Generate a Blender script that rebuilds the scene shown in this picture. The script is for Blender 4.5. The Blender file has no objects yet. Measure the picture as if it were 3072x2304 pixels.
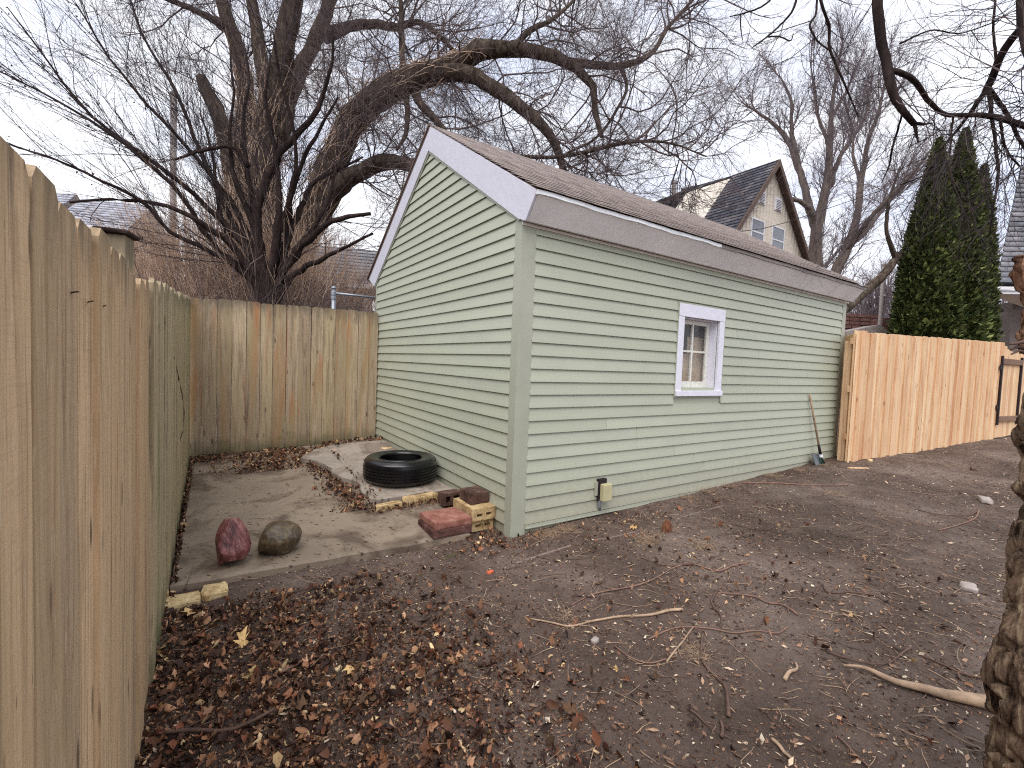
import bpy, math, random
import numpy as np
from mathutils import Vector, Matrix, noise as mnoise

random.seed(7)
RNG = np.random.default_rng(11)
S = bpy.context.scene
COL = S.collection

# ------------------------------------------------------------------ camera
FPX, PITCH, ROLL, CZ = 1373.3, 0.0458, 0.039, 1.48
_F = np.array([0, math.cos(PITCH), -math.sin(PITCH)])
_R0 = np.array([1.0, 0, 0]); _U0 = np.cross(_R0, _F)
_R = _R0*math.cos(ROLL) + _U0*math.sin(ROLL)
_U = -_R0*math.sin(ROLL) + _U0*math.cos(ROLL)
EYE = np.array([0, 0, CZ])
cam_d = bpy.data.cameras.new('camera'); cam = bpy.data.objects.new('camera', cam_d); COL.objects.link(cam)
cam_d.sensor_width = 36; cam_d.lens = 36*FPX/3072; cam_d.clip_start = 0.05; cam_d.clip_end = 600
mw = Matrix.Identity(4)
for i in range(3):
    mw[i][0] = _R[i]; mw[i][1] = _U[i]; mw[i][2] = -_F[i]; mw[i][3] = EYE[i]
cam.matrix_world = mw
S.camera = cam

# ------------------------------------------------------------------ sky, sun, exposure
SUN_EL, SUN_AZ = math.radians(55), math.radians(192)   # azimuth from +Y, clockwise
W = bpy.data.worlds.new('World'); S.world = W; W.use_nodes = True
nt = W.node_tree; nt.nodes.clear()
def wn(t, **k):
    n = nt.nodes.new(t)
    for a, b in k.items(): setattr(n, a, b)
    return n
out = wn('ShaderNodeOutputWorld'); bg = wn('ShaderNodeBackground')
sky = wn('ShaderNodeTexSky', sky_type='NISHITA', sun_disc=False, sun_elevation=SUN_EL, sun_rotation=SUN_AZ)
sky.air_density = 1.5; sky.dust_density = 3
tc = wn('ShaderNodeTexCoord'); mp = wn('ShaderNodeMapping'); mp.inputs['Scale'].default_value = (1.2, 1.2, 2.6)
no = wn('ShaderNodeTexNoise'); no.inputs['Scale'].default_value = 1.6; no.inputs['Detail'].default_value = 5
no.inputs['Roughness'].default_value = .55
cr = wn('ShaderNodeValToRGB')
cr.color_ramp.elements[0].position = .38; cr.color_ramp.elements[0].color = (6.9, 7.5, 9.3, 1)
cr.color_ramp.elements[1].position = .58; cr.color_ramp.elements[1].color = (9.6, 9.7, 10.1, 1)
mx = wn('ShaderNodeMix', data_type='RGBA'); mx.inputs[0].default_value = .9
L = nt.links.new
L(tc.outputs['Generated'], mp.inputs[0]); L(mp.outputs[0], no.inputs['Vector']); L(no.outputs['Fac'], cr.inputs[0])
L(sky.outputs[0], mx.inputs[6]); L(cr.outputs[0], mx.inputs[7]); L(mx.outputs[2], bg.inputs[0])
bg.inputs[1].default_value = 0.09
L(bg.outputs[0], out.inputs[0])
sd = bpy.data.lights.new('sun', 'SUN'); so = bpy.data.objects.new('sun', sd); COL.objects.link(so)
sd.energy = 1.5; sd.angle = math.radians(50); sd.color = (1, .965, .91)
dv = Vector((math.sin(SUN_AZ)*math.cos(SUN_EL), math.cos(SUN_AZ)*math.cos(SUN_EL), math.sin(SUN_EL)))
so.rotation_euler = dv.to_track_quat('Z', 'Y').to_euler()
so.location = (0, -5, 20)
S.view_settings.view_transform = 'Standard'; S.view_settings.look = 'None'
S.view_settings.exposure = 0.78; S.view_settings.gamma = 1; S.view_settings.use_curve_mapping = False
S.cycles.use_denoising = False; S.cycles.filter_width = 1.15; S.cycles.max_bounces = 5; S.cycles.transparent_max_bounces = 8

# ------------------------------------------------------------------ geometry of the place
def v3(*a): return np.array(a, float)
def nrm(v): return v/np.maximum(np.linalg.norm(v, axis=-1, keepdims=True), 1e-9)
TH = .5837
rr = v3(math.cos(TH), math.sin(TH), 0); ll = v3(-math.sin(TH), math.cos(TH), 0)
CN = v3(.0408, 3.7664, 0)              # near corner of the shed
Z = v3(0, 0, 1)
def Q(a, s, z=0.): return CN + a*rr + s*ll + z*Z          # a along the long wall, s into depth along the gable
def ray(u, v): return _F + (u-1536)/FPX*_R - (v-1152)/FPX*_U
def at(u, v, Y): d = ray(u, v); return EYE + d*Y/d[1]      # the point on that sight line Y metres ahead
def onz(u, v, z): d = ray(u, v); return EYE + d*(z-CZ)/d[2]
def onplane(u, v, A, B):
    n = v3(-(B-A)[1], (B-A)[0], 0); d = ray(u, v); return EYE + d*((A-EYE)@n)/(d@n)
def sm(x, a, b): t = np.clip((x-a)/(b-a), 0, 1); return t*t*(3-2*t)
def wob(x, y):
    return (.012*np.sin(1.7*x+.6*y+1)*np.sin(1.3*y-.4*x) + .008*np.sin(4.1*x-2.2*y)*np.sin(3.3*y+1.9*x+2)
            + .004*np.sin(9.7*x+5*y)*np.sin(8.3*y-4*x+1) + .002*np.sin(23*x+3*y)*np.sin(21*y-9*x))
def slabz(a, s): return .07 + (s-.2)*(.045+.025*np.clip(1+a/2.3, 0, 1))
def ground(x, y):
    x = np.asarray(x, float); y = np.asarray(y, float)
    a = (x-CN[0])*rr[0]+(y-CN[1])*rr[1]; s = (x-CN[0])*ll[0]+(y-CN[1])*ll[1]
    gl = np.where(s > .32, slabz(a, np.minimum(s, 4.2))-.07, 0.0)*sm(s, .2, .5) + .018*sm(s, -.4, .15)*(1-sm(s, .2, .5)) - .06*sm(-a, 1.2, 2.4)*sm(-s, .2, 1.6)
    gl = np.where((a > -2.34), gl, np.minimum(gl, .25))
    gr = .012 + .032*np.clip(a, 0, 12) + .02*sm(s, -1.5, -.2)
    t = sm(a, -.25, .0)
    return gl*(1-t)+gr*t + wob(x, y)*np.where((a < 0) & (s > .2), .3, 1.0)
def gpt(u, v, dz=0.):
    z = .0
    for _ in range(8):
        p = onz(u, v, z); z = float(ground(p[0], p[1]))+dz
    return onz(u, v, z)

# ------------------------------------------------------------------ object helpers
GROUPS = {'brick': 'loose bricks round the slab', 'paver': 'stacked red pavers', 'boulder': 'boulders on the slab', 'stick': 'fallen sticks on the dirt', 'edging': 'flush edging strips in the dirt'}
def tagp(o, label=None, cat=None, group=None, kind=None):
    if cat in GROUPS and not group: group = GROUPS[cat]
    for k, v in (('label', label), ('category', cat), ('group', group), ('kind', kind)):
        if v: o[k] = v
    return o
def empty(name, loc, label, cat, group=None):
    o = bpy.data.objects.new(name, None); COL.objects.link(o); o.location = Vector(loc); o.empty_display_size = .2
    return tagp(o, label, cat, group)
def npmesh(name, V, F, nside=4, smooth=False, col=None):
    m = bpy.data.meshes.new(name); V = np.asarray(V, np.float32).reshape(-1, 3); F = np.asarray(F, np.int32).reshape(-1, nside)
    m.vertices.add(len(V)); m.vertices.foreach_set('co', V.ravel())
    m.loops.add(F.size); m.loops.foreach_set('vertex_index', F.ravel())
    m.polygons.add(len(F)); m.polygons.foreach_set('loop_start', np.arange(0, F.size, nside, dtype=np.int32))
    m.polygons.foreach_set('loop_total', np.full(len(F), nside, np.int32))
    if smooth: m.polygons.foreach_set('use_smooth', np.ones(len(F), bool))
    m.update(calc_edges=True)
    if col is not None:
        ca = m.color_attributes.new('tone', 'FLOAT_COLOR', 'CORNER')
        c4 = np.ones((F.size, 4), np.float32); c4[:, :3] = np.repeat(np.asarray(col, np.float32), nside, axis=0)
        ca.data.foreach_set('color', c4.ravel())
    return m
def rootloc(p):
    l = np.zeros(3)
    while p is not None: l += np.array(p.location); p = p.parent
    return l
def link(name, mesh, mat, parent=None, loc=None, rot=None):
    o = bpy.data.objects.new(name, mesh); COL.objects.link(o)
    if mat is not None: mesh.materials.append(mat)
    if parent is not None: o.parent = parent
    if loc is not None: o.location = Vector(loc)
    if rot is not None: o.rotation_euler = rot
    return o
class MB:
    def __init__(s): s.v = []; s.f = []
    def add(s, vs, fs):
        n = len(s.v); s.v += [tuple(map(float, p)) for p in vs]; s.f += [tuple(i+n for i in f) for f in fs]; return s
    def hexa(s, p):   # 8 points: bottom ring 0-3, top ring 4-7
        return s.add(p, [(3, 2, 1, 0), (4, 5, 6, 7), (0, 1, 5, 4), (1, 2, 6, 5), (2, 3, 7, 6), (3, 0, 4, 7)])
    def box(s, fr, x0, x1, y0, y1, z0, z1):
        return s.hexa([fr(x, y, z) for z in (z0, z1) for x, y in ((x0, y0), (x1, y0), (x1, y1), (x0, y1))])
    def prism(s, A, B):   # two matching rings
        n = len(A); return s.add(list(A)+list(B), [tuple(range(n-1, -1, -1)), tuple(range(n, 2*n))]+[(i, (i+1) % n, n+(i+1) % n, n+i) for i in range(n)])
    def tube(s, P, R, n=8, cap=True, jit=0.):
        P = np.asarray(P, float); T = nrm(np.gradient(P, axis=0)); ref = v3(.31, .2, .93) if abs(T[0][2]) < .8 else v3(.9, .3, .1)
        base = len(s.v); rings = []
        for i, (p, t) in enumerate(zip(P, T)):
            a = nrm(np.cross(t, ref)); b = np.cross(t, a); rad = R[i] if np.ndim(R) else R
            ring = []
            for k in range(n):
                an = 2*math.pi*k/n; q = rad*(1+jit*mnoise.noise(Vector((p*2.2+3*v3(math.cos(an), math.sin(an), 0)))))
                ring.append(p+q*(math.cos(an)*a+math.sin(an)*b))
            rings += ring
        fs = [(i*n+k, i*n+(k+1) % n, (i+1)*n+(k+1) % n, (i+1)*n+k) for i in range(len(P)-1) for k in range(n)]
        if cap: fs += [tuple(range(n-1, -1, -1)), tuple(range((len(P)-1)*n, len(P)*n))]
        return s.add(rings, fs)
    def build(s, name, mat, parent=None, smooth=False, origin=None, bevel=0, **tags):
        loc = np.zeros(3)
        if parent is not None: loc = rootloc(parent)
        elif origin is not None: loc = np.asarray(origin, float)
        V = np.array(s.v)-loc
        m = bpy.data.meshes.new(name); m.from_pydata(V.tolist(), [], s.f); m.update()
        if smooth: m.polygons.foreach_set('use_smooth', np.ones(len(m.polygons), bool))
        o = link(name, m, mat, parent, None if parent is not None else loc)
        if bevel:
            b = o.modifiers.new('bevel', 'BEVEL'); b.width = bevel; b.segments = 2; b.limit_method = 'ANGLE'; b.angle_limit = math.radians(40)
        return tagp(o, **tags)
WD = lambda x, y, z: v3(x, y, z)
def FRAME(o, ax, ay, az=Z): return lambda x, y, z: np.asarray(o)+x*np.asarray(ax)+y*np.asarray(ay)+z*np.asarray(az)

# ------------------------------------------------------------------ materials
def c(r, g, b, k=1.0):
    f = lambda x: ((x/255+.055)/1.055)**2.4 if x > 10 else x/255/12.92
    return (f(r)*k, f(g)*k, f(b)*k, 1)
class Mat:
    def __init__(s, name, rough=.8, spec=.3, metal=0):
        s.m = bpy.data.materials.new(name); s.m.use_nodes = True; s.t = s.m.node_tree; s.b = s.t.nodes['Principled BSDF']
        s.b.inputs['Roughness'].default_value = rough; s.b.inputs['Specular IOR Level'].default_value = spec; s.b.inputs['Metallic'].default_value = metal
        s.tc = s.t.nodes.new('ShaderNodeTexCoord'); s.oi = s.t.nodes.new('ShaderNodeObjectInfo'); s.cur = None; s.h = None
    def n(s, t, **k):
        x = s.t.nodes.new(t)
        for a, b in k.items(): setattr(x, a, b)
        return x
    def l(s, a, b): s.t.links.new(a, b)
    def coords(s, scale=(1, 1, 1), rnd=True, src='Object'):
        mp = s.n('ShaderNodeMapping'); mp.inputs['Scale'].default_value = scale; s.l(s.tc.outputs[src], mp.inputs[0])
        if rnd:
            vm = s.n('ShaderNodeVectorMath', operation='SCALE'); cb = s.n('ShaderNodeCombineXYZ')
            for i in range(3): s.l(s.oi.outputs['Random'], cb.inputs[i])
            vm.inputs['Scale'].default_value = 57.0; s.l(cb.outputs[0], vm.inputs[0]); s.l(vm.outputs[0], mp.inputs['Location'])
        return mp.outputs[0]
    def noise(s, scale=5, detail=6, rough=.6, dist=0, vec=None, stretch=(1, 1, 1), rnd=True):
        x = s.n('ShaderNodeTexNoise'); x.inputs['Scale'].default_value = scale; x.inputs['Detail'].default_value = detail
        x.inputs['Roughness'].default_value = rough; x.inputs['Distortion'].default_value = dist
        s.l(vec if vec is not None else s.coords(stretch, rnd), x.inputs['Vector']); return x.outputs['Fac']
    def voro(s, scale=5, stretch=(1, 1, 1), feat='F1', rnd=True):
        x = s.n('ShaderNodeTexVoronoi', feature=feat); x.inputs['Scale'].default_value = scale
        s.l(s.coords(stretch, rnd), x.inputs['Vector']); return x.outputs['Distance']
    def ramp(s, fac, stops, interp='LINEAR'):
        x = s.n('ShaderNodeValToRGB'); x.color_ramp.interpolation = interp; e = x.color_ramp.elements
        while len(e) < len(stops): e.new(.5)
        for i, (p, col) in enumerate(stops): e[i].position = p; e[i].color = col if len(col) == 4 else (*col, 1)
        s.l(fac, x.inputs[0]); return x.outputs[0]
    def mask(s, fac, a, b):
        x = s.n('ShaderNodeMapRange', clamp=True); x.inputs['From Min'].default_value = a; x.inputs['From Max'].default_value = b
        s.l(fac, x.inputs['Value']); return x.outputs[0]
    def mul(s, a, b):
        x = s.n('ShaderNodeMath', operation='MULTIPLY')
        for i, q in enumerate((a, b)):
            if isinstance(q, (int, float)): x.inputs[i].default_value = q
            else: s.l(q, x.inputs[i])
        return x.outputs[0]
    def mix(s, fac, A, B, mode='MIX'):
        x = s.n('ShaderNodeMix', data_type='RGBA', blend_type=mode)
        for i, q in ((0, fac), (6, A), (7, B)):
            if isinstance(q, (int, float, tuple)): x.inputs[i].default_value = q
            else: s.l(q, x.inputs[i])
        return x.outputs[2]
    def color(s, o):
        if isinstance(o, tuple): s.b.inputs['Base Color'].default_value = o
        else: s.l(o, s.b.inputs['Base Color'])
        return s
    def bump(s, h, strength=.4, dist=.01):
        x = s.n('ShaderNodeBump'); x.inputs['Strength'].default_value = strength; x.inputs['Distance'].default_value = dist
        s.l(h, x.inputs['Height'])
        if s.h: s.l(s.h, x.inputs['Normal'])
        s.h = x.outputs[0]; s.l(s.h, s.b.inputs['Normal']); return s
    def rough(s, fac, a, b):
        x = s.n('ShaderNodeMapRange'); x.inputs['To Min'].default_value = a; x.inputs['To Max'].default_value = b
        s.l(fac, x.inputs['Value']); s.l(x.outputs[0], s.b.inputs['Roughness']); return s
    def sepz(s, src='Object'):
        x = s.n('ShaderNodeSeparateXYZ'); s.l(s.tc.outputs[src], x.inputs[0]); return x.outputs[2]

def plain(name, col, rough=.7, vary=.12, scale=6, bump=.15, metal=0, spec=.3, bd=.004):
    m = Mat(name, rough, spec, metal); n = m.noise(scale, 7, .65)
    lo = tuple(x*(1-vary*1.6) for x in col[:3])+(1,); hi = tuple(min(x*(1+vary), 1) for x in col[:3])+(1,)
    m.color(m.ramp(n, [(.3, lo), (.7, hi)])); m.bump(m.noise(scale*9, 4, .6), bump, bd); m.rough(n, rough-.08, rough+.08)
    return m.m

def wood(name, cols, grain_dark, knots=True, green=None, topdark=None, stain=None, bot=None):
    """boards with their long side on local Z; cols: list of board tones picked per board"""
    m = Mat(name, .82, .2)
    base = m.ramp(m.oi.outputs['Random'], [(i/(max(len(cols)-1, 1)), q) for i, q in enumerate(cols)])
    g = m.noise(1, 6, .62, 1.2, stretch=(26, 26, 1.1))
    g2 = m.noise(1, 5, .7, .3, stretch=(95, 95, 2.6))
    col = m.mix(m.mul(m.mask(g, .46, .64), .7), base, grain_dark)
    col = m.mix(m.mul(m.mask(g2, .52, .68), .5), col, grain_dark)
    big = m.noise(1, 4, .6, .5, stretch=(5, 5, .9))
    col = m.mix(m.mul(m.mask(big, .42, .7), .4), col, tuple(min(x*1.3, .9) for x in cols[0][:3])+(1,))
    if knots:
        k = m.voro(1, (9, 9, 2.6)); col = m.mix(m.mul(m.mask(k, .13, .06), .8), col, tuple(x*.35 for x in grain_dark[:3])+(1,))
        ks = m.voro(1, (24, 24, 7)); col = m.mix(m.mul(m.mask(ks, .08, .04), .6), col, tuple(x*.35 for x in grain_dark[:3])+(1,))
    fl = m.noise(1, 2, .5, 0, stretch=(160, 160, 14)); col = m.mix(m.mul(m.mask(fl, .63, .70), .5), col, c(225, 205, 178))
    sw = m.noise(1, 3, .6, .2, stretch=(9, 9, 190)); col = m.mix(m.mul(m.mask(sw, .5, .7), .16), col, grain_dark)
    if stain:
        st = m.noise(1, 3, .5, .8, stretch=(6, 6, .55)); col = m.mix(m.mul(m.mask(st, .54, .68), .7), col, stain)
    z = m.sepz()
    if green:
        gn = m.noise(1, 3, .6, .3, stretch=(7, 7, .8)); col = m.mix(m.mul(m.mask(gn, .45, .72), .6), col, green)
    if topdark:
        tn = m.noise(9, 4, .6, stretch=(2, 2, .4))
        a = m.n('ShaderNodeMath', operation='MULTIPLY_ADD'); m.l(tn, a.inputs[0]); a.inputs[1].default_value = -.55; m.l(z, a.inputs[2])
        col = m.mix(m.mul(m.mask(a.outputs[0], topdark-.38, topdark-.18), .72), col, c(88, 80, 70))
    if bot:
        tn = m.noise(6, 4, .6)
        a = m.n('ShaderNodeMath', operation='MULTIPLY_ADD'); m.l(tn, a.inputs[0]); a.inputs[1].default_value = -.4; m.l(z, a.inputs[2])
        col = m.mix(m.mul(m.mask(a.outputs[0], .06, -.16), .75), col, bot)
    m.color(col); m.bump(g2, .35, .003); m.bump(g, .3, .004); m.bump(m.noise(180, 3, .7), .2, .001)
    return m.m

M = {}
M['oldwood'] = wood('weathered_board', [c(208, 174, 136), c(176, 154, 126), c(220, 188, 150), c(196, 162, 126), c(164, 146, 122)], c(116, 90, 66), green=c(176, 154, 116), topdark=1.83)
M['oldwood_g'] = wood('weathered_green_board', [c(172, 156, 126), c(190, 170, 138), c(156, 144, 118)], c(94, 84, 64), green=c(138, 134, 92), topdark=1.87, bot=c(74, 82, 50))
M['backwood'] = wood('stained_board', [c(174, 154, 130), c(156, 138, 116), c(184, 164, 138), c(172, 156, 120)], c(104, 84, 68), green=c(156, 142, 104), stain=c(168, 112, 72), topdark=1.9, bot=c(84, 84, 56))
M['cedar'] = wood('new_cedar_board', [c(232, 200, 164), c(206, 162, 122), c(238, 210, 174), c(216, 172, 132), c(228, 190, 150), c(196, 148, 110)], c(176, 126, 90))
M['brownpost'] = plain('brown_post_wood', c(104, 66, 50), .8, .2, 8, .3)
M['rail'] = wood('dark_rail_wood', [c(124, 98, 84), c(140, 112, 92)], c(84, 64, 54), knots=False)

def siding():
    m = Mat('sage_siding', .48, .35)
    n = m.noise(1.3, 5, .6); n2 = m.noise(1, 5, .6, stretch=(5, 5, 60), rnd=False)
    b = m.ramp(m.oi.outputs['Random'], [(0, c(168, 172, 153)), (.5, c(176, 180, 161)), (1, c(171, 175, 158))])
    col = m.mix(m.mul(m.mask(n, .45, .8), .5), b, c(158, 159, 147))
    dz = m.n('ShaderNodeSeparateXYZ'); g = m.n('ShaderNodeNewGeometry'); m.l(g.outputs['Position'], dz.inputs[0])
    dirt = m.noise(16, 6, .7, rnd=False); a = m.n('ShaderNodeMath', operation='MULTIPLY_ADD'); m.l(dirt, a.inputs[0]); a.inputs[1].default_value = .7; m.l(dz.outputs[2], a.inputs[2])
    col = m.mix(m.mul(m.mask(a.outputs[0], .85, .42), .45), col, c(142, 126, 106))
    m.color(col); m.bump(n2, .12, .002); m.bump(m.noise(2.2, 2, .5), .25, .012); return m.m
M['siding'] = siding()
M['post_vinyl'] = plain('sage_corner_vinyl', c(166, 168, 152), .45, .06, 3, .06)
M['white_alu'] = plain('lilac_white_coil', c(205, 203, 214), .38, .04, 1.2, .25, bd=.02)
M['soffit'] = plain('grey_soffit_metal', c(236, 232, 232), .42, .09, 2.2, .15, bd=.02)
M['drip'] = plain('white_drip_edge', c(238, 241, 246), .3, .1, 9, .1)
M['white_trim'] = plain('white_painted_trim', c(226, 224, 236), .5, .04, 10, .12)
M['old_white'] = plain('old_white_paint', c(226, 224, 216), .6, .12, 30, .5)
def shing(name, cols, row=.105, tab=.3):
    m = Mat(name, .92, .15)
    n = m.noise(90, 4, .8); big = m.noise(1.6, 4, .6, rnd=False)
    st = m.noise(1, 4, .7, stretch=(7, 7, 7))
    b = m.ramp(m.oi.outputs['Random'], [(i/(len(cols)-1), q) for i, q in enumerate(cols)])
    ca = m.n('ShaderNodeVertexColor', layer_name='tone'); b = m.mix(.9, b, ca.outputs[0], 'MULTIPLY')
    b = m.mix(m.mul(m.mask(n, .4, .7), .5), b, tuple(x*.45 for x in cols[0][:3])+(1,))
    b = m.mix(m.mul(m.mask(big, .5, .75), .4), b, c(190, 180, 178)); b = m.mix(m.mul(m.mask(st, .55, .8), .3), b, tuple(x*.6 for x in cols[0][:3])+(1,))
    m.color(b); m.bump(n, .5, .002); return m.m
M['shingle'] = shing('brown_grey_shingle', [c(190, 178, 173), c(200, 188, 183), c(184, 173, 168), c(195, 183, 178)])
M['slate'] = shing('dark_grey_shingle', [c(84, 86, 96), c(100, 101, 110), c(74, 77, 88), c(92, 92, 100)])
M['greyshingle'] = shing('mid_grey_shingle', [c(140, 142, 150), c(158, 159, 166), c(128, 131, 140), c(150, 150, 158)])
M['paleshingle'] = shing('pale_grey_shingle', [c(176, 178, 190), c(190, 192, 202), c(168, 170, 182)])

def dirt():
    m = Mat('packed_wet_dirt', .9, .22)
    a = m.noise(.9, 8, .62, .4, rnd=False); b = m.noise(9, 9, .72, .3, rnd=False); d = m.noise(60, 6, .8, rnd=False); e = m.noise(3.1, 6, .6, .2, rnd=False)
    col = m.ramp(a, [(.3, c(68, 55, 48)), (.5, c(96, 81, 73)), (.68, c(126, 111, 102))])
    col = m.mix(m.mul(m.mask(b, .5, .75), .55), col, c(48, 36, 30)); col = m.mix(m.mul(m.mask(e, .58, .72), .5), col, c(124, 108, 96))
    col = m.mix(m.mul(m.mask(d, .6, .72), .55), col, c(146, 124, 106)); col = m.mix(m.mul(m.mask(d, .44, .32), .7), col, c(36, 27, 23))
    sp = m.voro(140, rnd=False); col = m.mix(m.mul(m.mask(sp, .16, .08), .6), col, c(186, 170, 152))
    m.color(col); m.bump(b, .8, .03); m.bump(d, .7, .006); m.bump(m.noise(240, 3, .8, rnd=False), .4, .002); m.rough(e, .65, .98)
    return m.m
M['dirt'] = dirt()
def concrete(name, base, wet, moss):
    m = Mat(name, .85, .3)
    n = m.noise(1.2, 6, .65, .4, rnd=False); f = m.noise(28, 8, .75, rnd=False); g = m.noise(120, 4, .8, rnd=False); w = m.noise(2.1, 5, .6, .6, rnd=False)
    col = m.ramp(n, [(.3, tuple(x*.72 for x in base[:3])), (.6, base), (.8, tuple(min(1, x*1.18) for x in base[:3]))])
    col = m.mix(m.mul(m.mask(f, .5, .75), .35), col, tuple(x*.5 for x in base[:3])+(1,))
    col = m.mix(m.mul(m.mask(w, .5, .63), .75), col, wet); col = m.mix(m.mul(m.mask(m.noise(4.5, 6, .7, rnd=False), .58, .7), .5), col, moss)
    pit = m.n('ShaderNodeTexVoronoi', feature='F1'); pit.inputs['Scale'].default_value = 13; m.l(m.coords((1, 1.9, 1), False), pit.inputs[0])
    pn = m.noise(3.3, 3, .6, rnd=False)
    col = m.mix(m.mul(m.mul(m.mask(pit.outputs['Distance'], .27, .15), m.mask(pn, .44, .5)), .85), col, c(72, 56, 46))
    m.color(col); m.bump(f, .5, .006); m.bump(g, .4, .002); m.rough(w, .9, .55); return m.m
M['slab'] = concrete('stained_concrete', c(148, 132, 115), c(78, 63, 52), c(98, 88, 70))
M['patch'] = concrete('old_rough_concrete', c(162, 150, 138), c(104, 90, 78), c(108, 104, 86))
def bark(name, a, b, cc, sc=1):
    m = Mat(name, .95, .1); n = m.noise(1, 7, .7, .8, stretch=(7*sc, 7*sc, 1.6*sc)); k = m.noise(14*sc, 6, .75)
    col = m.ramp(n, [(.35, a), (.52, b), (.7, cc)]); col = m.mix(m.mul(m.mask(k, .5, .7), .6), col, tuple(x*.4 for x in a[:3])+(1,))
    m.color(col); m.bump(n, 1, .03/sc); m.bump(k, .6, .01/sc); return m.m
M['bark'] = bark('grey_brown_bark', c(44, 37, 33), c(84, 73, 64), c(124, 110, 97))
M['darkbark'] = bark('dark_wet_bark', c(34, 27, 26), c(52, 42, 40), c(76, 62, 58))
M['greybark'] = bark('pale_grey_bark', c(84, 74, 68), c(112, 100, 94), c(132, 120, 112))
M['stumpbark'] = bark('cracked_red_brown_bark', c(64, 40, 32), c(156, 116, 92), c(200, 164, 134), 4)
M['lowbark'] = bark('lichen_cracked_bark', c(48, 34, 28), c(124, 102, 84), c(188, 168, 138), 4)
M['twig'] = plain('twig_bark', c(104, 90, 90), .9, .2, 3, .1)
M['twig_dark'] = plain('dark_twig_bark', c(64, 54, 57), .9, .2, 3, .1)
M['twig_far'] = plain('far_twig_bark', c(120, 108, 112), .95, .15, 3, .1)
M['thicket'] = plain('tan_dry_stem', c(214, 186, 164), .95, .4, 2, .1)
M['stick'] = plain('bare_stick_wood', c(172, 146, 122), .85, .3, 14, .4)
M['stickdark'] = plain('brown_stick_bark', c(102, 80, 70), .9, .3, 14, .5)
M['stickred'] = plain('red_twig_bark', c(134, 104, 90), .85, .25, 14, .4)
def attr(name, rough=.85, spec=.2, mul=1.0):
    m = Mat(name, rough, spec); ca = m.n('ShaderNodeVertexColor', layer_name='tone'); n = m.noise(70, 4, .7, rnd=False)
    m.color(m.mix(m.mul(m.mask(n, .45, .75), .45), ca.outputs[0], c(58, 40, 32))); m.bump(n, .3, .002); return m.m
M['leaf'] = attr('dead_leaf', .72, .3)
def greenm():
    m = Mat('arborvitae_spray', .7, .25); ca = m.n('ShaderNodeVertexColor', layer_name='tone'); m.color(ca.outputs[0]); return m.m
M['green'] = greenm()
M['tire'] = plain('black_rubber', (.005, .005, .0065, 1), .24, .25, 12, .15, spec=.5)
M['redrock'] = bark('wet_red_stone', c(78, 38, 40), c(128, 74, 74), c(184, 132, 130), 2.2)
M['brownrock'] = bark('wet_brown_stone', c(58, 48, 34), c(94, 78, 56), c(128, 110, 84), 2.2)
for k in ('redrock', 'brownrock'): M[k].node_tree.nodes['Principled BSDF'].inputs['Roughness'].default_value = .28; M[k].node_tree.nodes['Principled BSDF'].inputs['Specular IOR Level'].default_value = .6
def brickm(name, base, dark, light):
    m = Mat(name, .88, .2); n = m.noise(11, 8, .75, .3); g = m.noise(60, 5, .8)
    col = m.ramp(n, [(.32, dark), (.5, base), (.72, light)]); col = m.mix(m.mul(m.mask(g, .5, .75), .5), col, dark)
    m.color(col); m.bump(n, .6, .01); m.bump(g, .5, .003); return m.m
M['ybrick'] = brickm('mossy_buff_brick', c(186, 158, 116), c(104, 80, 52), c(226, 204, 160))
M['bbrick'] = brickm('dark_brown_brick', c(84, 62, 54), c(48, 34, 32), c(120, 98, 84))
M['rpaver'] = brickm('red_concrete_paver', c(146, 98, 86), c(112, 72, 62), c(178, 134, 120))
M['dpaver'] = brickm('dark_red_paver', c(92, 62, 56), c(60, 42, 40), c(130, 100, 94))
M['palebrick'] = brickm('pale_split_brick', c(216, 190, 142), c(150, 118, 72), c(244, 224, 184))
M['stone'] = plain('pale_stone', c(168, 156, 150), .85, .15, 18, .5)
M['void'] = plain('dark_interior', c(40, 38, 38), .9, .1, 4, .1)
M['galv'] = plain('galvanised_pipe', c(150, 156, 164), .4, .1, 20, .1, metal=.6)
M['greypaint'] = plain('weathered_grey_pole', c(142, 134, 132), .85, .2, 4, .4)
M['cream'] = plain('cream_siding', c(216, 206, 192), .75, .08, 2, .1)
M['cream2'] = plain('pale_stucco', c(214, 198, 188), .85, .1, 6, .3)
M['whitevent'] = plain('white_louvre', c(224, 222, 226), .6, .04, 8, .05)
M['brownfascia'] = plain('brown_fascia', c(100, 82, 74), .8, .2, 6, .3)
M['redbrick'] = brickm('distant_red_brick', c(128, 92, 84), c(92, 64, 60), c(160, 132, 124))
M['bluewall'] = plain('blue_wall_paint', c(70, 92, 124), .7, .08, 3, .1)
M['greywall'] = plain('grey_brown_wall', c(128, 118, 114), .8, .15, 5, .3)
M['curtain'] = plain('beige_curtain', c(226, 204, 176), .9, .12, 5, .2)
M['plasticgreen'] = plain('dark_green_plastic', c(22, 52, 44), .4, .1, 10, .05)
M['black'] = plain('black_metal', c(38, 28, 32), .5, .1, 10, .1)
M['beige'] = plain('beige_plastic_cover', c(186, 178, 142), .5, .08, 12, .1)
M['darkpanel'] = plain('smoky_grey_panel', c(92, 98, 104), .35, .25, 12, .2)
M['rust'] = plain('rusty_orange_stub', c(122, 78, 56), .9, .35, 22, .6)
M['orangechip'] = plain('orange_tile_chip', c(206, 104, 66), .8, .15, 22, .3)
M['edging'] = plain('grey_brown_edging', c(128, 112, 104), .85, .2, 16, .4)
M['moss'] = plain('moss', c(80, 76, 46), .95, .3, 20, .6)
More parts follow.
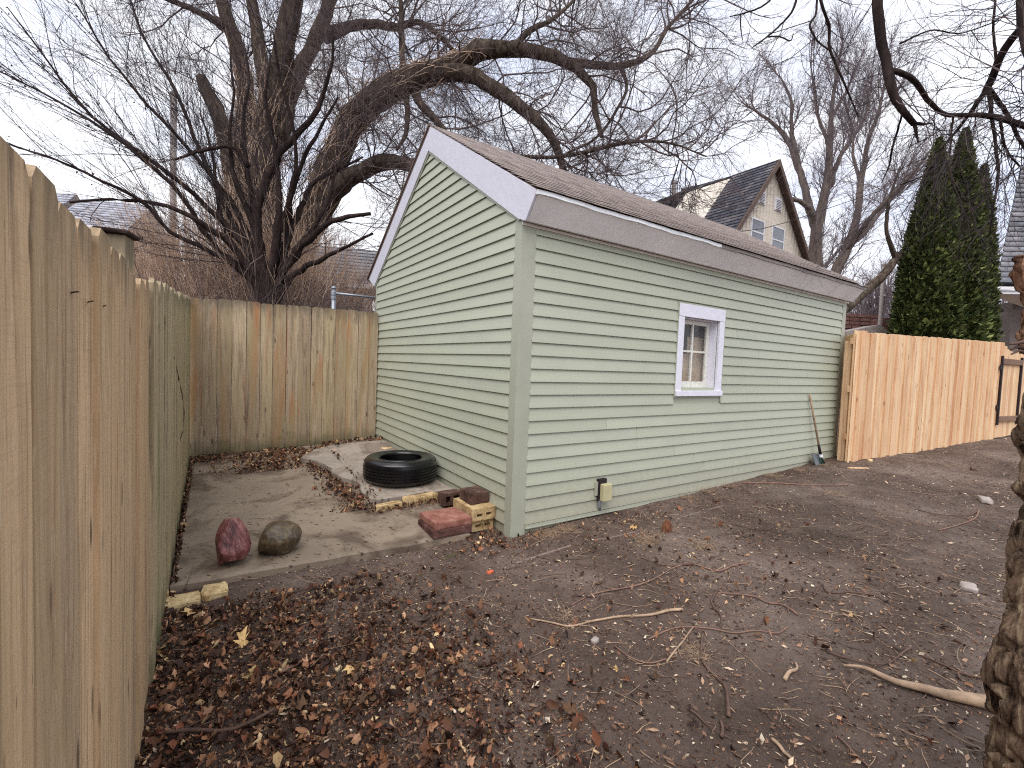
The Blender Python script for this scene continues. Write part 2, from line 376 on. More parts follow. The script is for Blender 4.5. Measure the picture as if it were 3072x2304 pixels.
def glassm():
    m = Mat('window_glass', .04, .8); m.b.inputs['Base Color'].default_value = c(120, 118, 118)
    m.b.inputs['Alpha'].default_value = .22; return m.m
M['glass'] = glassm()
M['farglass'] = plain('far_window_glass', c(96, 100, 110), .12, .3, 4, .02, spec=.8)

# ------------------------------------------------------------------ SETTING: ground sheet
def axis(lo, hi, nlo, nhi, dx, far):
    core = np.arange(nlo, nhi+dx, dx); k = np.geomspace(dx*2, far, 26)
    return np.concatenate([(nlo-k)[::-1], core, nhi+k])
gx = axis(0, 0, -4.6, 8.5, .045, 260); gy = axis(0, 0, .6, 10.5, .045, 300)
X, Y = np.meshgrid(gx, gy, indexing='ij'); Zg = ground(X, Y)
nx, ny = X.shape; idx = np.arange(nx*ny).reshape(nx, ny)
F = np.stack([idx[:-1, :-1], idx[1:, :-1], idx[1:, 1:], idx[:-1, 1:]], -1)
g = link('ground', npmesh('ground', np.stack([X, Y, Zg], -1), F, 4, True), M['dirt']); tagp(g, 'dark packed dirt yard strewn with chips and twigs', kind='structure')

# ------------------------------------------------------------------ concrete slab and the rough raised patch
def slabmesh(name, outline, zf, thick, mat, step, rag, label, seed):
    # outline in (a, s); filled with a jittered grid clipped to the polygon, edge skirt down
    rnd = random.Random(seed); pts = []
    n = len(outline)
    for i in range(n):
        p, q = np.array(outline[i]), np.array(outline[(i+1) % n]); k = max(1, int(np.linalg.norm(q-p)/step))
        for j in range(k):
            t = p+(q-p)*j/k; pts.append(t+np.array([rnd.uniform(-rag, rag), rnd.uniform(-rag, rag)]))
    cen = np.mean(pts, axis=0); rings = [1.0, .985, .93, .8, .6, .4, .2]; V = []
    for ri, sc in enumerate(rings):
        for p in pts:
            q = cen+(p-cen)*sc; z = zf(q[0], q[1])-(thick*.09 if ri == 0 else 0)+(rnd.uniform(-.003, .003) if rag > .005 else 0)
            V.append(Q(q[0], q[1], z))
    m = len(pts); fs = []
    for ri in range(len(rings)-1):
        for i in range(m): j = (i+1) % m; fs.append((ri*m+i, ri*m+j, (ri+1)*m+j, (ri+1)*m+i))
    fs.append(tuple((len(rings)-1)*m+i for i in range(m))); b = len(V)
    for p in pts: V.append(Q(p[0], p[1], zf(p[0], p[1])-thick))
    for i in range(m): j = (i+1) % m; fs.append((b+i, b+j, j, i))
    mb = MB().add(V, fs); return mb.build(name, mat, None, origin=Q(cen[0], cen[1], 0), label=label, kind='structure')
slabmesh('concrete_slab', [(-2.30, .225), (-.30, .145), (-.29, .62), (-.02, .64), (-.02, 3.45), (-1.0, 3.5), (-1.7, 3.42), (-2.26, 3.3)], slabz, .16, M['slab'], .12, .006, 'stained tan concrete slab between the fence and the shed', 3)
slabmesh('concrete_patch', [(-.60, 1.02), (-.80, 1.02), (-.90, 1.3), (-.82, 1.55), (-.97, 1.8), (-1.02, 2.3), (-1.2, 2.7), (-1.0, 3.1), (-.65, 3.3), (-.06, 3.4), (-.06, 1.02)], lambda a, s: slabz(a, s)+.055+.012*math.sin(5*a+3*s), .1, M['patch'], .08, .022, 'broken grey raised concrete patch along the shed wall', 5)

# ------------------------------------------------------------------ THE SHED
E_, ZK = .11, 2.6494
LR, LL = 5.97, 3.85
shed = empty('garden_shed', Q(LR/2, LL/2, 0), 'small sage green sided shed with brown shingle gable roof and one window', 'shed')
wfr = lambda a, o, z: Q(a, -o, z)          # long wall, o = outward
gfr = lambda s, o, z: Q(-o, s, z)          # gable wall, o = outward
PROF = [(.000, .017), (.0175, .017), (.0175, .0), (.0205, .0), (.0215, .003), (.0175, .03), (.0140, .05), (.0130, .058), (.004, E_+.004), (.0, E_+.004)]
def panel(fr, x0, x1, zb, x0t=None, x1t=None, zmax=None, name='siding_panel'):
    x0t = x0 if x0t is None else x0t; x1t = x1 if x1t is None else x1t
    A, B = [], []
    for o, dz in PROF:
        z = zb+dz
        if zmax: z = min(z, zmax)
        t = min(max((z-zb)/E_, 0), 1); A.append(fr(x0+(x0t-x0)*t, o+.012, z)); B.append(fr(x1+(x1t-x1)*t, o+.012, z))
    return MB().prism(A, B).build(name, M['siding'], shed)
WA0, WA1, WZ0, WZ1 = 2.0, 2.828, 1.193, 2.179
splits = {2: [4.2], 4: [4.4], 7: [3.1], 11: [4.9], 14: [5.35], 15: [5.36], 16: [1.02], 17: [1.45, 3.4], 18: [1.46, 4.0], 19: [2.05], 20: [2.4], 21: [2.6], 12: [4.1], 9: [3.6]}
for k in range(1, 24):
    zb = ZK-E_*k; cuts = [.11]+splits.get(k, [])+[LR-.09]
    segs = []
    for x0, x1 in zip(cuts[:-1], cuts[1:]): segs.append((x0, x1-.0035))
    outp = []
    for x0, x1 in segs:
        if zb < WZ1+.01 and zb+E_ > WZ0-.01 and x0 < WA1 and x1 > WA0:
            if x0 < WA0-.02: outp.append((x0, WA0-.012))
            if x1 > WA1+.02: outp.append((WA1+.012, x1))
        else: outp.append((x0, x1))
    for x0, x1 in outp: panel(wfr, x0, x1, zb)
def rake_s(z, side):   # inner edge of the rake boards at height z
    if side == 0: return (z-2.655)/(3.868-2.655)*1.935
    return 3.87-(z-2.56)/(3.868-2.56)*(3.87-1.935)
for k in range(-11, 24):
    zb = ZK-E_*k; zt = zb+E_
    x0, x0t = (.065, .065) if zt < 2.66 else (max(.065, rake_s(zb, 0)-.03), max(.065, rake_s(zt, 0)-.03))
    x1, x1t = (LL-.03, LL-.03) if zt < 2.6 else (min(LL-.03, rake_s(zb, 1)+.03), min(LL-.03, rake_s(zt, 1)+.03))
    if x0t > x1t: x0t = x1t = (x0t+x1t)/2
    if x1-x0 < .05: continue
    panel(gfr, x0, x1, zb, x0t, x1t)
# solid wall cores (round the window opening), foundation
OW = (2.095, 2.735, 1.285, 2.045)   # opening a0,a1,z0,z1
mb = MB()
for a0, a1, z0, z1 in ((.0, OW[0], .0, 2.75), (OW[1], LR, .0, 2.75), (OW[0], OW[1], .0, OW[2]), (OW[0], OW[1], OW[3], 2.75)): mb.box(wfr, a0, a1, -.12, .011, z0, z1)
mb.build('wall', M['siding'], shed)
mb = MB(); pts = [(0.02, 0), (LL-.01, 0), (LL-.01, 2.62), (1.92, 4.0), (0.02, 2.72)]
mb.prism([gfr(s, -.1, z) for s, z in pts], [gfr(s, .011, z) for s, z in pts]); mb.build('wall', M['siding'], shed)
mb = MB(); mb.prism([Q(LR-.1, s, z) for s, z in pts], [Q(LR+.005, s, z) for s, z in pts]); mb.build('wall', M['siding'], shed)
mb = MB().box(Q, .1, LR-.1, LL-.1, LL-.0, 0, 2.6); mb.build('wall', M['siding'], shed)
mb = MB().box(wfr, .02, LR, -.06, .004, -.25, .115); mb.build('foundation', M['patch'], shed)
mb = MB().box(wfr, .12, LR-.1, .012, .036, ZK-E_*23-.035, ZK-E_*23-.004); mb.box(wfr, .12, LR-.1, .036, .042, ZK-E_*23-.035, ZK-E_*23-.028); mb.build('starter_strip', M['post_vinyl'], shed)
# corner posts with a flange lip
def cpost(fx, x, o0, w1, w2, z0, z1, sgn):
    mb = MB()
    pr = [(-.028, -.028), (w1, -.028), (w1, -.02), (w1-.012, -.024), (w1-.02, -.024), (w1-.02, -.014), (.0, -.014), (-.014, 0), (-.014, w2-.02), (-.024, w2-.02), (-.024, w2-.012), (-.02, w2), (-.028, w2)]
    mb.prism([Q(x+sgn*p, q, z0) for p, q in pr], [Q(x+sgn*p, q, z1) for p, q in pr]); mb.build('corner_post', M['post_vinyl'], shed)
cpost(0, 0, 0, .118, .072, .015, 2.645, 1); cpost(0, LR, 0, .085, .08, .10, 2.60, -1)
mb = MB().box(gfr, LL-.05, LL+.0, .012, .03, .2, 2.57); mb.build('corner_post', M['post_vinyl'], shed)
# window
win = MB().box(wfr, WA0-.012, WA1+.012, .012, .034, WZ0-.012, WZ0+.0); win.box(wfr, WA0-.012, WA1+.012, .012, .034, WZ1, WZ1+.016)
win.box(wfr, WA0-.012, WA0, .012, .034, WZ0, WZ1); win.box(wfr, WA1, WA1+.012, .012, .034, WZ0, WZ1)
win = win.build('window', M['post_vinyl'], shed)
def wbox(name, a0, a1, o0, o1, z0, z1, mat='white_trim', bev=.003): return MB().box(wfr, a0, a1, o0, o1, z0, z1).build(name, M[mat], win, bevel=bev)
wbox('casing', WA0, WA1, .0, .040, OW[3], WZ1); wbox('casing', WA0, OW[0], .0, .037, WZ0+.05, OW[3]-.002); wbox('casing', OW[1], WA1, .0, .037, WZ0+.05, OW[3]-.002)
wbox('sill', WA0+.004, WA1+.012, -.1, .052, WZ0+.003, WZ0+.06); wbox('jamb', OW[1]-.008, OW[1], -.12, .0, OW[2]-.03, OW[3], bev=0); wbox('jamb', OW[0], OW[0]+.008, -.12, .0, OW[2]-.03, OW[3], bev=0)
wbox('head', OW[0], OW[1], -.12, .0, OW[3]-.008, OW[3]-.0, bev=0)
sa0, sa1, sz0, sz1 = OW[0]+.01, OW[1]-.01, 1.255, OW[3]-.01
so_ = (-.115, -.082)
for a0, a1, z0, z1 in ((sa0, sa0+.055, sz0, sz1), (sa1-.055, sa1, sz0, sz1), (sa0+.055, sa1-.055, sz0, sz0+.095), (sa0+.055, sa1-.055, sz1-.05, sz1)): wbox('sash_rail', a0, a1, so_[0], so_[1], z0, z1, 'old_white', .004)
am, zm = (sa0+sa1)/2, sz0+.095+(sz1-.05-sz0-.095)*.53
wbox('muntin', am-.013, am+.013, so_[0]+.004, so_[1], sz0+.095, sz1-.05, 'old_white', .003); wbox('muntin', sa0+.055, am-.013, so_[0]+.006, so_[1]-.003, zm-.011, zm+.011, 'old_white', .003); wbox('muntin', am+.013, sa1-.055, so_[0]+.006, so_[1]-.003, zm-.011, zm+.011, 'old_white', .003)
for a0, a1 in ((sa0+.055, am-.013), (am+.013, sa1-.055)):
    for z0, z1 in ((sz0+.095, zm-.011), (zm+.011, sz1-.05)): wbox('pane', a0, a1, -.104, -.100, z0, z1, 'glass', 0)
wbox('curtain', OW[0], OW[1], -.15, -.145, 1.2, 1.66, 'curtain', 0); wbox('curtain', am+.02, OW[1], -.17, -.165, 1.2, 1.86, 'curtain', 0)
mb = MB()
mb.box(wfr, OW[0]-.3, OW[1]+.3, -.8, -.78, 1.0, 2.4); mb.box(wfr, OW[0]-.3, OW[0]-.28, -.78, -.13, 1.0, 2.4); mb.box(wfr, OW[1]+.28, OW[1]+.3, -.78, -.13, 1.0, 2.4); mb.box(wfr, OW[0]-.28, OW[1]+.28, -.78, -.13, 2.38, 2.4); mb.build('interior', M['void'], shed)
# soffit, drip edge, rakes
A = [wfr(-.028, .022, 2.622), wfr(-.028, .10, 2.606), wfr(-.028, .232, 2.772), wfr(-.028, .225, 2.785), wfr(-.028, .022, 2.72)]
B = [p+(6.05)*rr for p in A]; MB().prism(A, B).build('soffit', M['soffit'], shed)
mb = MB().box(wfr, -.03, 6.05, .030, .036, 2.590, 2.612); mb.build('soffit_trim', M['soffit'], shed)
for A0_, A1_, mt_ in ((-.045, 2.35, 'drip'), (2.352, 6.07, 'greypaint')):
    n = 30; mb = MB(); f = lambda a: .003*math.sin(a*7)+.002*math.sin(a*19)
    for i in range(n):
        a0, a1 = A0_+i*(A1_-A0_)/n, A0_+(i+1)*(A1_-A0_)/n
        mb.hexa([wfr(a0, .222+f(a0), 2.772+f(a0)), wfr(a1, .222+f(a1), 2.772+f(a1)), wfr(a1, .246+f(a1), 2.774+f(a1)), wfr(a0, .246+f(a0), 2.774+f(a0)),
                 wfr(a0, .222, 2.803+f(a0)), wfr(a1, .222, 2.803+f(a1)), wfr(a1, .246, 2.807+f(a1)), wfr(a0, .246, 2.807+f(a0))])
    mb.build('drip_edge', M[mt_], shed)
for q in ([(-.225, 2.775), (-.103, 2.600), (.0, 2.640), (1.915, 3.862), (1.885, 4.126), (-.232, 2.806)], [(4.17, 2.70), (3.88, 2.555), (1.917, 3.862), (1.887, 4.118)]):
    MB().prism([gfr(s, .031, z) for s, z in q], [gfr(s, .052, z) for s, z in q]).build('rake_board', M['white_alu'], shed, bevel=.002)
for q in ([(.0, 2.628), (.02, 2.632), (1.917, 3.835), (1.915, 3.86), (.0, 2.64)], [(3.86, 2.548), (1.917, 3.835), (1.917, 3.86), (3.88, 2.556)]):
    MB().prism([gfr(s, .03, z) for s, z in q], [gfr(s, .04, z) for s, z in q]).build('rake_trim', M['post_vinyl'], shed)
for q in ([(-.225, 2.775), (-.103, 2.600), (1.915, 3.862), (1.885, 4.118)], [(4.17, 2.70), (3.88, 2.555), (1.917, 3.862), (1.887, 4.118)]):
    MB().prism([Q(LR+.02, s, z) for s, z in q], [Q(LR+.06, s, z) for s, z in q]).build('rake_board', M['white_alu'], shed)
# roof deck and shingle courses
ra0, ra1 = -.055, LR+.10
e0, e1 = np.array([-.240, 2.811]), np.array([1.9, 4.128]); nn = nrm(np.array([-(e1-e0)[1], (e1-e0)[0]]))
f0, f1 = np.array([4.19, 2.70]), e1
mb = MB(); q = [tuple(e0+nn*-.002), tuple(e1+nn*-.002), tuple(e1+v3(0, -.03, 0)[:2]), tuple(e0+nn*-.012)]
mb.prism([Q(ra0+.01, s, z) for s, z in q], [Q(ra1-.01, s, z) for s, z in q]); mb.build('roof_deck', M['brownfascia'], shed)
q = [(1.9, 4.135), (4.2, 2.69), (4.19, 2.67), (1.9, 4.10)]; m2 = MB().prism([Q(ra0, s, z) for s, z in q], [Q(ra1, s, z) for s, z in q]).build('roof_deck', M['brownfascia'], shed)
def course_mesh(P0, U, N, Dn, length, width, row, tab, thick, rnd, curl=0.):
    """tabs along U, downslope Dn, normal N"""
    V, Fs, colr = [], [], []; x = -rnd.random()*tab
    while x < length:
        x0, x1 = max(x, 0), min(x+tab-.004, length); x += tab
        if x1-x0 < .02: continue
        dz = rnd.uniform(-.0006, .001)*thick/.012+curl*(x0/length)**3*rnd.uniform(.1, 1); dd = rnd.uniform(-.001, .001); t = rnd.uniform(.9, 1.06)
        a = len(V)
        for xx in (x0, x1):
            V += [P0+U*xx+N*(.001), P0+U*xx+Dn*(row*1.06+dd)+N*(thick*.75+dz), P0+U*xx+Dn*(row*1.06+dd)+N*(thick*1.35+dz), P0+U*xx+N*(.003)]
        Fs += [(a, a+4, a+5, a+1), (a+1, a+5, a+6, a+2), (a+2, a+6, a+7, a+3), (a, a+1, a+2, a+3), (a+4, a+7, a+6, a+5)]
        colr += [(t, t, t)]*5
    return V, Fs, colr
def courses(parent, P_eave, up, U, length, total, row, tab, thick, mat, name='shingle_course', seed=1, curl=0., rot=None):
    rnd = random.Random(seed); N = nrm(np.cross(U, up)); N = N if N[2] > 0 else -N; loc = rootloc(parent); k = 0; t = 0.
    while t < total-.01:
        rw = min(row, total-t); V, Fs, cl = course_mesh(P_eave+up*(t+rw), U, N, -up, length if np.ndim(length) == 0 else length(t), 0, rw, tab, thick, rnd, curl if k < 5 else 0)
        link(name, npmesh(name, np.array(V)-loc, Fs, 4, False, cl), mat, parent); t += row; k += 1
upv = nrm(Q(0, e1[0], e1[1])-Q(0, e0[0], e0[1]))
courses(shed, Q(ra0, e0[0]-.012, e0[1]-.005), upv, rr, ra1-ra0, float(np.linalg.norm(e1-e0))+.012, .112, .305, .015, M['shingle'], curl=.008)
up2 = nrm(Q(0, 1.9, 4.135)-Q(0, 4.2, 2.69))
mb = MB(); n = 20
for i in range(n):
    a0, a1 = ra0+(ra1-ra0)*i/n, ra0+(ra1-ra0)*(i+1)/n-.004
    q = [(1.78, 4.062+.004), (1.9, 4.142), (2.0, 4.08), (1.9, 4.128)]
    mb.prism([Q(a0, s, z) for s, z in q], [Q(a1, s, z+.003) for s, z in q])
cc_ = mb.build('ridge_cap', M['brownfascia'], shed); tagp(cc_, kind=None)
# shaggy left roof edge seen past the rake
V = [Q(ra0-.01, 1.9, 4.13), Q(ra0-.01, 4.23, 2.70), Q(ra0-.01, 4.23, 2.73), Q(ra0-.01, 1.9, 4.16)]
MB().prism(V, [p+.05*rr for p in V]).build('roof_edge', M['brownfascia'], shed)
# electrical outlet box low on the long wall
pbx = onplane(1803, 1465, Q(0, -.04), Q(1, -.04)); ab = float((pbx-CN)@rr)
ob = MB().box(wfr, ab-.075, ab-.045, .02, .045, .27, .40).build('outlet_box', M['post_vinyl'], shed)
MB().box(wfr, ab-.045, ab+.055, .02, .06, .225, .425).build('junction_box', M['black'], ob, bevel=.004)
MB().box(wfr, ab-.035, ab+.075, .061, .115, .225, .385).build('cover', M['beige'], ob, bevel=.008)
MB().tube([wfr(ab-.02, .05, .225), wfr(ab-.02, .05, .16), wfr(ab+.0, .04, .13)], [.016, .016, .012], 8).build('conduit', M['galv'], ob)
# utility cord along the right corner post
MB().tube([wfr(LR+.035, .01, z) for z in np.linspace(.25, 1.7, 12)], .014, 8).build('conduit', M['greypaint'], shed)

# ------------------------------------------------------------------ FENCES
def board(mats, parent, P, dirv, w, h, t, lean=0, ear=.0, name='board', out=None, z0=0.):
    """P base point (world), dirv along the fence, out = outward normal"""
    e = ear; prof = [(0, z0), (w, z0), (w, h-e), (w-e*.9, h), (e*.9, h), (0, h-e)] if e > 0 else [(0, z0), (w, z0), (w, h), (0, h)]
    V = [(x, 0, z) for x, z in prof]+[(x, t, z) for x, z in prof]; n = len(prof)
    Fs = [tuple(range(n)), tuple(range(2*n-1, n-1, -1))]+[(i, n+i, n+(i+1) % n, (i+1) % n) for i in range(n)]
    m = bpy.data.meshes.new(name); m.from_pydata(V, [], Fs); m.update()
    yaw = math.atan2(dirv[1], dirv[0]); return link(name, m, mats, parent, np.asarray(P)-rootloc(parent), (0, lean, yaw))
rb = random.Random(4)
# left fence: plane q = .2325 from the camera, running along ll
FA = v3(0, 0, 0)-.2325*rr
def LF(s, o=0, z=0): return FA + (s+1.55)*ll*1.0 + o*rr + z*Z + v3(0, 0, 0)
s_of = lambda P: float((np.asarray(P)-FA)@ll)-1.55
left = empty('wooden_fence', LF(1.0, -.02, 0), 'tall weathered tan board fence running along the left beside the camera', 'fence')
sC = s_of(Q(-2.34, 3.62)); s = -2.3
jogs = s_of(LF(.62))
while s < sC-.05:
    w = rb.uniform(.134, .142); P = LF(s+w, 0); gz_ = float(ground(P[0], P[1]))
    far = s > .95
    top = 1.738+(max(s, .55)-.55)*(2.10-1.738)/(sC-.55)+rb.uniform(-.012, .012)
    if far: top += .01
    base = min(gz_, .3)-.05
    # board local x runs -ll so that its +y thickness points away from the yard
    o = board(M['oldwood_g'] if far else M['oldwood'], left, LF(s+w, rb.uniform(-.007, .007)+(.012 if far else 0), base), -ll, w, top-base, .018, rb.uniform(-.004, .004), .022)
    s += w+rb.uniform(.003, .007)
for z in (.35, 1.05, 1.6):
    MB().box(lambda x, y, zz: LF(x, y, zz), -2.3, sC, -.06, -.021, z, z+.09).build('rail', M['oldwood'], left)
for sp in (-1.9, .35+.3, 2.7):
    MB().box(lambda x, y, zz: LF(x, y, zz), sp, sp+.09, -.155, -.062, -.1, 1.70).build('post', M['oldwood'], left)
mbn = MB()
for k_ in range(24):
    for z_ in (.42, 1.10, 1.62):
        for dx_ in (.035, .10):
            q_ = LF(-1.2+.142*k_+dx_+rb.uniform(-.008, .008), .0075, z_+rb.uniform(-.012, .012)); mbn.tube([q_, q_+.0015*rr], .0032, 6)
mbn.build('nail_heads', M['black'], left)
# nails
for u, v, du in ((218, 877, 34), (268, 905, 22), (304, 919, 26)):
    p = onplane(u-du/2, v+2, LF(0, .003), LF(1, .003)); q = onplane(u+du/2, v-2, LF(0, .03), LF(1, .03))
    MB().tube([p, q], .0016, 5).build('nail', M['black'], left)
# loose vine on the green boards
vp = [(520, 1070), (532, 1120), (545, 1180), (552, 1240), (548, 1290), (538, 1325)]
MB().tube([onplane(u, v, LF(0, .03), LF(1, .03)) for u, v in vp], .006, 6, jit=.2).build('dead_vine', M['twig_dark'], origin=LF(3, .03, .8), label='thin dead vine stem clinging to the green stained fence boards', cat='vine')
# back fence
BL, BR = v3(-3.93, 5.57, 0), v3(-1.955, 6.83, 0); bd = nrm(BR-BL); bn = v3(-bd[1], bd[0], 0)
back = empty('wooden_fence', (BL+BR)/2, 'short weathered board fence with rusty orange stains behind the patio', 'fence')
blen = float(np.linalg.norm(BR-BL)); edges = [170, 295, 418, 540, 660, 775, 880, 990, 1092, 1195, 1295, 1395, 1490, 1585, 1675, 1748]
ex = []
for e in edges:
    p = onplane(500+e/2.7657, 1100, BL, BR); ex.append(float((p-BL)@bd))
for i, (x0, x1) in enumerate(zip(ex[:-1], ex[1:])):
    P = BL+bd*x0; base = float(ground(P[0], P[1]))-.04; top = 2.128+.0015*i+rb.uniform(-.008, .008)
    board(M['backwood'], back, BL+bd*(x0+.002)+bn*rb.uniform(0, .006)+v3(0, 0, base), bd, x1-x0-.004-rb.uniform(0, .003), top-base, .018, rb.uniform(-.003, .003), .02)
bfr = FRAME(BL, bd, bn)
for z in (.55, 1.2, 1.85): MB().box(bfr, -.1, blen, .025, .063, z, z+.088).build('rail', M['oldwood'], back)
MB().box(bfr, -.085, -.005, .02, .11, .1, 2.11).build('post', M['brownpost'], back); MB().box(bfr, blen-.12, blen-.03, .065, .155, .1, 2.0).build('post', M['oldwood'], back)
pc = onplane(1137, 1290, Q(-.05, 0), Q(-.05, 1))
MB().box(bfr, blen+.0, blen+.045, -.06, .03, .22, 1.62).build('cleat', M['cedar'], back)
# new cedar fence on the right
NA, NB = v3(4.95, 6.65, 0), v3(9.45, 8.9, 0); nd = nrm(NB-NA); nq = v3(-nd[1], nd[0], 0)
newf = empty('cedar_fence', (NA+NB)/2, 'new honey coloured cedar board fence running from the shed to the right', 'fence')
x = 0.; NL = float(np.linalg.norm(NB-NA)); i = 0
def nz(x): return 2.13+(2.25-2.13)*x/NL
while x < NL-.05:
    w = rb.uniform(.132, .145); P = NA+nd*x; base = float(ground(P[0], P[1]))-.01+rb.uniform(0, .02)
    board(M['cedar'], newf, P+nq*(.0 if i % 2 else .018)+v3(0, 0, base), nd, w, nz(x)-base+rb.uniform(-.006, .006)+(.02 if x < .2 else 0), .018, rb.uniform(-.002, .002), .012)
    x += w-(.012 if i % 2 else .006)+0; i += 1
nfr = FRAME(NA, nd, nq)
for z in (.55, 1.25, 1.95): MB().box(nfr, 0, NL, .04, .078, z, z+.088).build('rail', M['cedar'], newf)
for xx in (.05, 2.4, NL-.1): MB().box(nfr, xx, xx+.09, .08, .17, 0, 2.0).build('post', M['cedar'], newf)
# return boards from the fence end to the shed corner
RP = Q(LR+.06, -.02); rd = nrm((RP-NA)*v3(1, 1, 0)); rl = float(np.linalg.norm((RP-NA)[:2]))
for j in range(3):
    w = rl/3-.004; board(M['backwood'] if 0 else M['cedar'], newf, RP-rd*(w*j+.004*j)+v3(0, 0, .2), -rd, w, 1.90, .018, 0, .015 if j == 0 else 0, name='return_board')
# gate
gate = empty('garden_gate', NA+nd*(NL+.5), 'cedar board gate in a dark brown frame at the far right of the new fence', 'gate')
gx0 = NL+.01; x = gx0; i = 0
while x < gx0+1.02:
    w = rb.uniform(.132, .142); t = (x-gx0)/1.02; topz = 2.25-.16*math.sin(math.pi*t)*1.0
    P = NA+nd*x; base = float(ground(P[0], P[1]))+.03
    board(M['cedar'], gate, P+nq*.006+v3(0, 0, base), nd, w-.003, topz-base, .018, 0, 0); x += w; i += 1
gz0, gz1 = .70, 1.93
for x0, x1, z0, z1, mt, nm in ((gx0, gx0+.045, gz0-.06, gz1+.06, 'black', 'frame_stile'), (gx0+.95, gx0+.995, gz0-.06, gz1+.06, 'black', 'frame_stile')): MB().box(nfr, x0, x1, -.03, .005, z0, z1).build(nm, M[mt], gate, bevel=.003)
for z0 in (gz0, gz1-.1):
    MB().box(nfr, gx0+.047, gx0+.948, -.034, .004, z0, z0+.11).build('frame_rail', M['rail'], gate, bevel=.004)
for z0 in (.95, 1.72): MB().box(nfr, gx0-.06, gx0-.002, -.022, -.002, z0, z0+.09).build('hinge', M['black'], gate, bevel=.003)
f2 = empty('cedar_fence', NA+nd*(NL+2), 'short piece of new cedar fence beyond the gate behind the bark covered trunk', 'fence')
x = gx0+1.05
while x < gx0+3.4:
    P = NA+nd*x; base = float(ground(P[0], P[1]))-.01; w = rb.uniform(.132, .142)
    board(M['cedar'], f2, P+v3(0, 0, base), nd, w-.003, 2.24-base, .018, 0, .012); x += w
MB().box(nfr, gx0+1.0, gx0+1.09, .03, .12, 0, 2.1).build('post', M['rail'], f2)

# post with cap behind the left fence
pc = LF(s_of(at(357, 800, 2.35)), -.20); pc = at(350, 850, 2.42)*v3(1, 1, 0)
pst = empty('gate_post', pc, 'square weathered post with a flat dark wooden cap rising behind the left fence', 'post')
pf = FRAME(pc, nrm(ll*.9+rr*.2), nrm(rr*.9-ll*.2))
MB().box(pf, -.056, .056, -.056, .056, 0, 2.06).build('post', M['oldwood_g'], pst, bevel=.004)
cp = MB().box(pf, -.085, .095, -.075, .075, 2.062, 2.087).build('cap', M['darkbark'], pst, bevel=.012)

# galvanised chain link post and top rail
gp = at(1001, 880, 8.0)
gpo = empty('pipe_post', gp*v3(1, 1, 0), 'galvanised pipe post with a top rail standing behind the patio fence', 'post')
MB().tube([gp*v3(1, 1, 0), v3(gp[0], gp[1], at(1001, 866, 8.0)[2])], .036, 14).build('post', M['galv'], gpo, smooth=True)
tz = at(1001, 858, 8.0)[2]; MB().tube([v3(gp[0], gp[1], tz-.05), v3(gp[0], gp[1], tz-.02), v3(gp[0], gp[1], tz)], [.045, .04, .012], 14).build('post_cap', M['galv'], gpo, smooth=True)
p1 = at(1008, 880, 8.0); p2 = at(1125, 893, 8.4); MB().tube([p1, p2], .021, 10).build('top_rail', M['galv'], gpo, smooth=True)
MB().tube([v3(gp[0], gp[1], z) for z in (p1[2]-.1, p1[2]-.06)], .044, 14).build('band', M['galv'], gpo)
MB().tube([v3(gp[0], gp[1], z) for z in (p1[2]-.03, p1[2]+.02)], .044, 14).build('band', M['galv'], gpo)

# ------------------------------------------------------------------ TREES
def tubes(paths, radii, ns=3):
    """batch of tubes: paths (N,K,3), radii (N,K)"""
    N, K, _ = paths.shape; T = nrm(np.gradient(paths, axis=1)); ref = nrm(RNG.normal(size=(N, 1, 3)))
    a = nrm(np.cross(T, np.broadcast_to(ref, T.shape))); b = np.cross(T, a)
    an = np.arange(ns)*2*math.pi/ns
    V = paths[:, :, None, :]+radii[:, :, None, None]*(np.cos(an)[None, None, :, None]*a[:, :, None, :]+np.sin(an)[None, None, :, None]*b[:, :, None, :])
    base = (np.arange(N)*K*ns)[:, None, None]+(np.arange(K-1)*ns)[None, :, None]; k = np.arange(ns)[None, None, :]; k2 = (k+1) % ns
    F = np.stack([base+k, base+k2, base+ns+k2, base+ns+k], -1)
    return V.reshape(-1, 3), F.reshape(-1, 4)
def shoot(pos, dirv, L, r0, r1, K, wig, bias, biasw):
    N = len(pos); P = np.zeros((N, K, 3)); P[:, 0] = pos; d = nrm(dirv); st = (L/(K-1))[:, None]; cur = RNG.normal(size=(N, 3))*wig*.5
    for i in range(1, K):
        d = nrm(d+RNG.normal(size=(N, 3))*wig+cur+np.asarray(bias)*biasw); P[:, i] = P[:, i-1]+d*st
    t = np.linspace(0, 1, K)[None, :]; return P, r0[:, None]*(1-t)+r1*t
def along(paths, radii, n, t0=.15, t1=1.0, wts=None):
    N, K, _ = paths.shape; seg = np.linalg.norm(paths[:, -1]-paths[:, 0], axis=1)+1e-6
    w = seg if wts is None else seg*wts; i = RNG.choice(N, n, p=w/w.sum()); t = RNG.uniform(t0, t1, n)*(K-1); k = np.minimum(t.astype(int), K-2); f = (t-k)[:, None]
    p = paths[i, k]*(1-f)+paths[i, k+1]*f; tan = nrm(paths[i, k+1]-paths[i, k]); r = radii[i, k]*(1-f[:, 0])+radii[i, k+1]*f[:, 0]
    return p, tan, r
def side(tan, ang0, ang1):
    N = len(tan); q = nrm(np.cross(tan, RNG.normal(size=(N, 3)))); a = RNG.uniform(ang0, ang1, N)[:, None]
    return tan*np.cos(a)+q*np.sin(a)
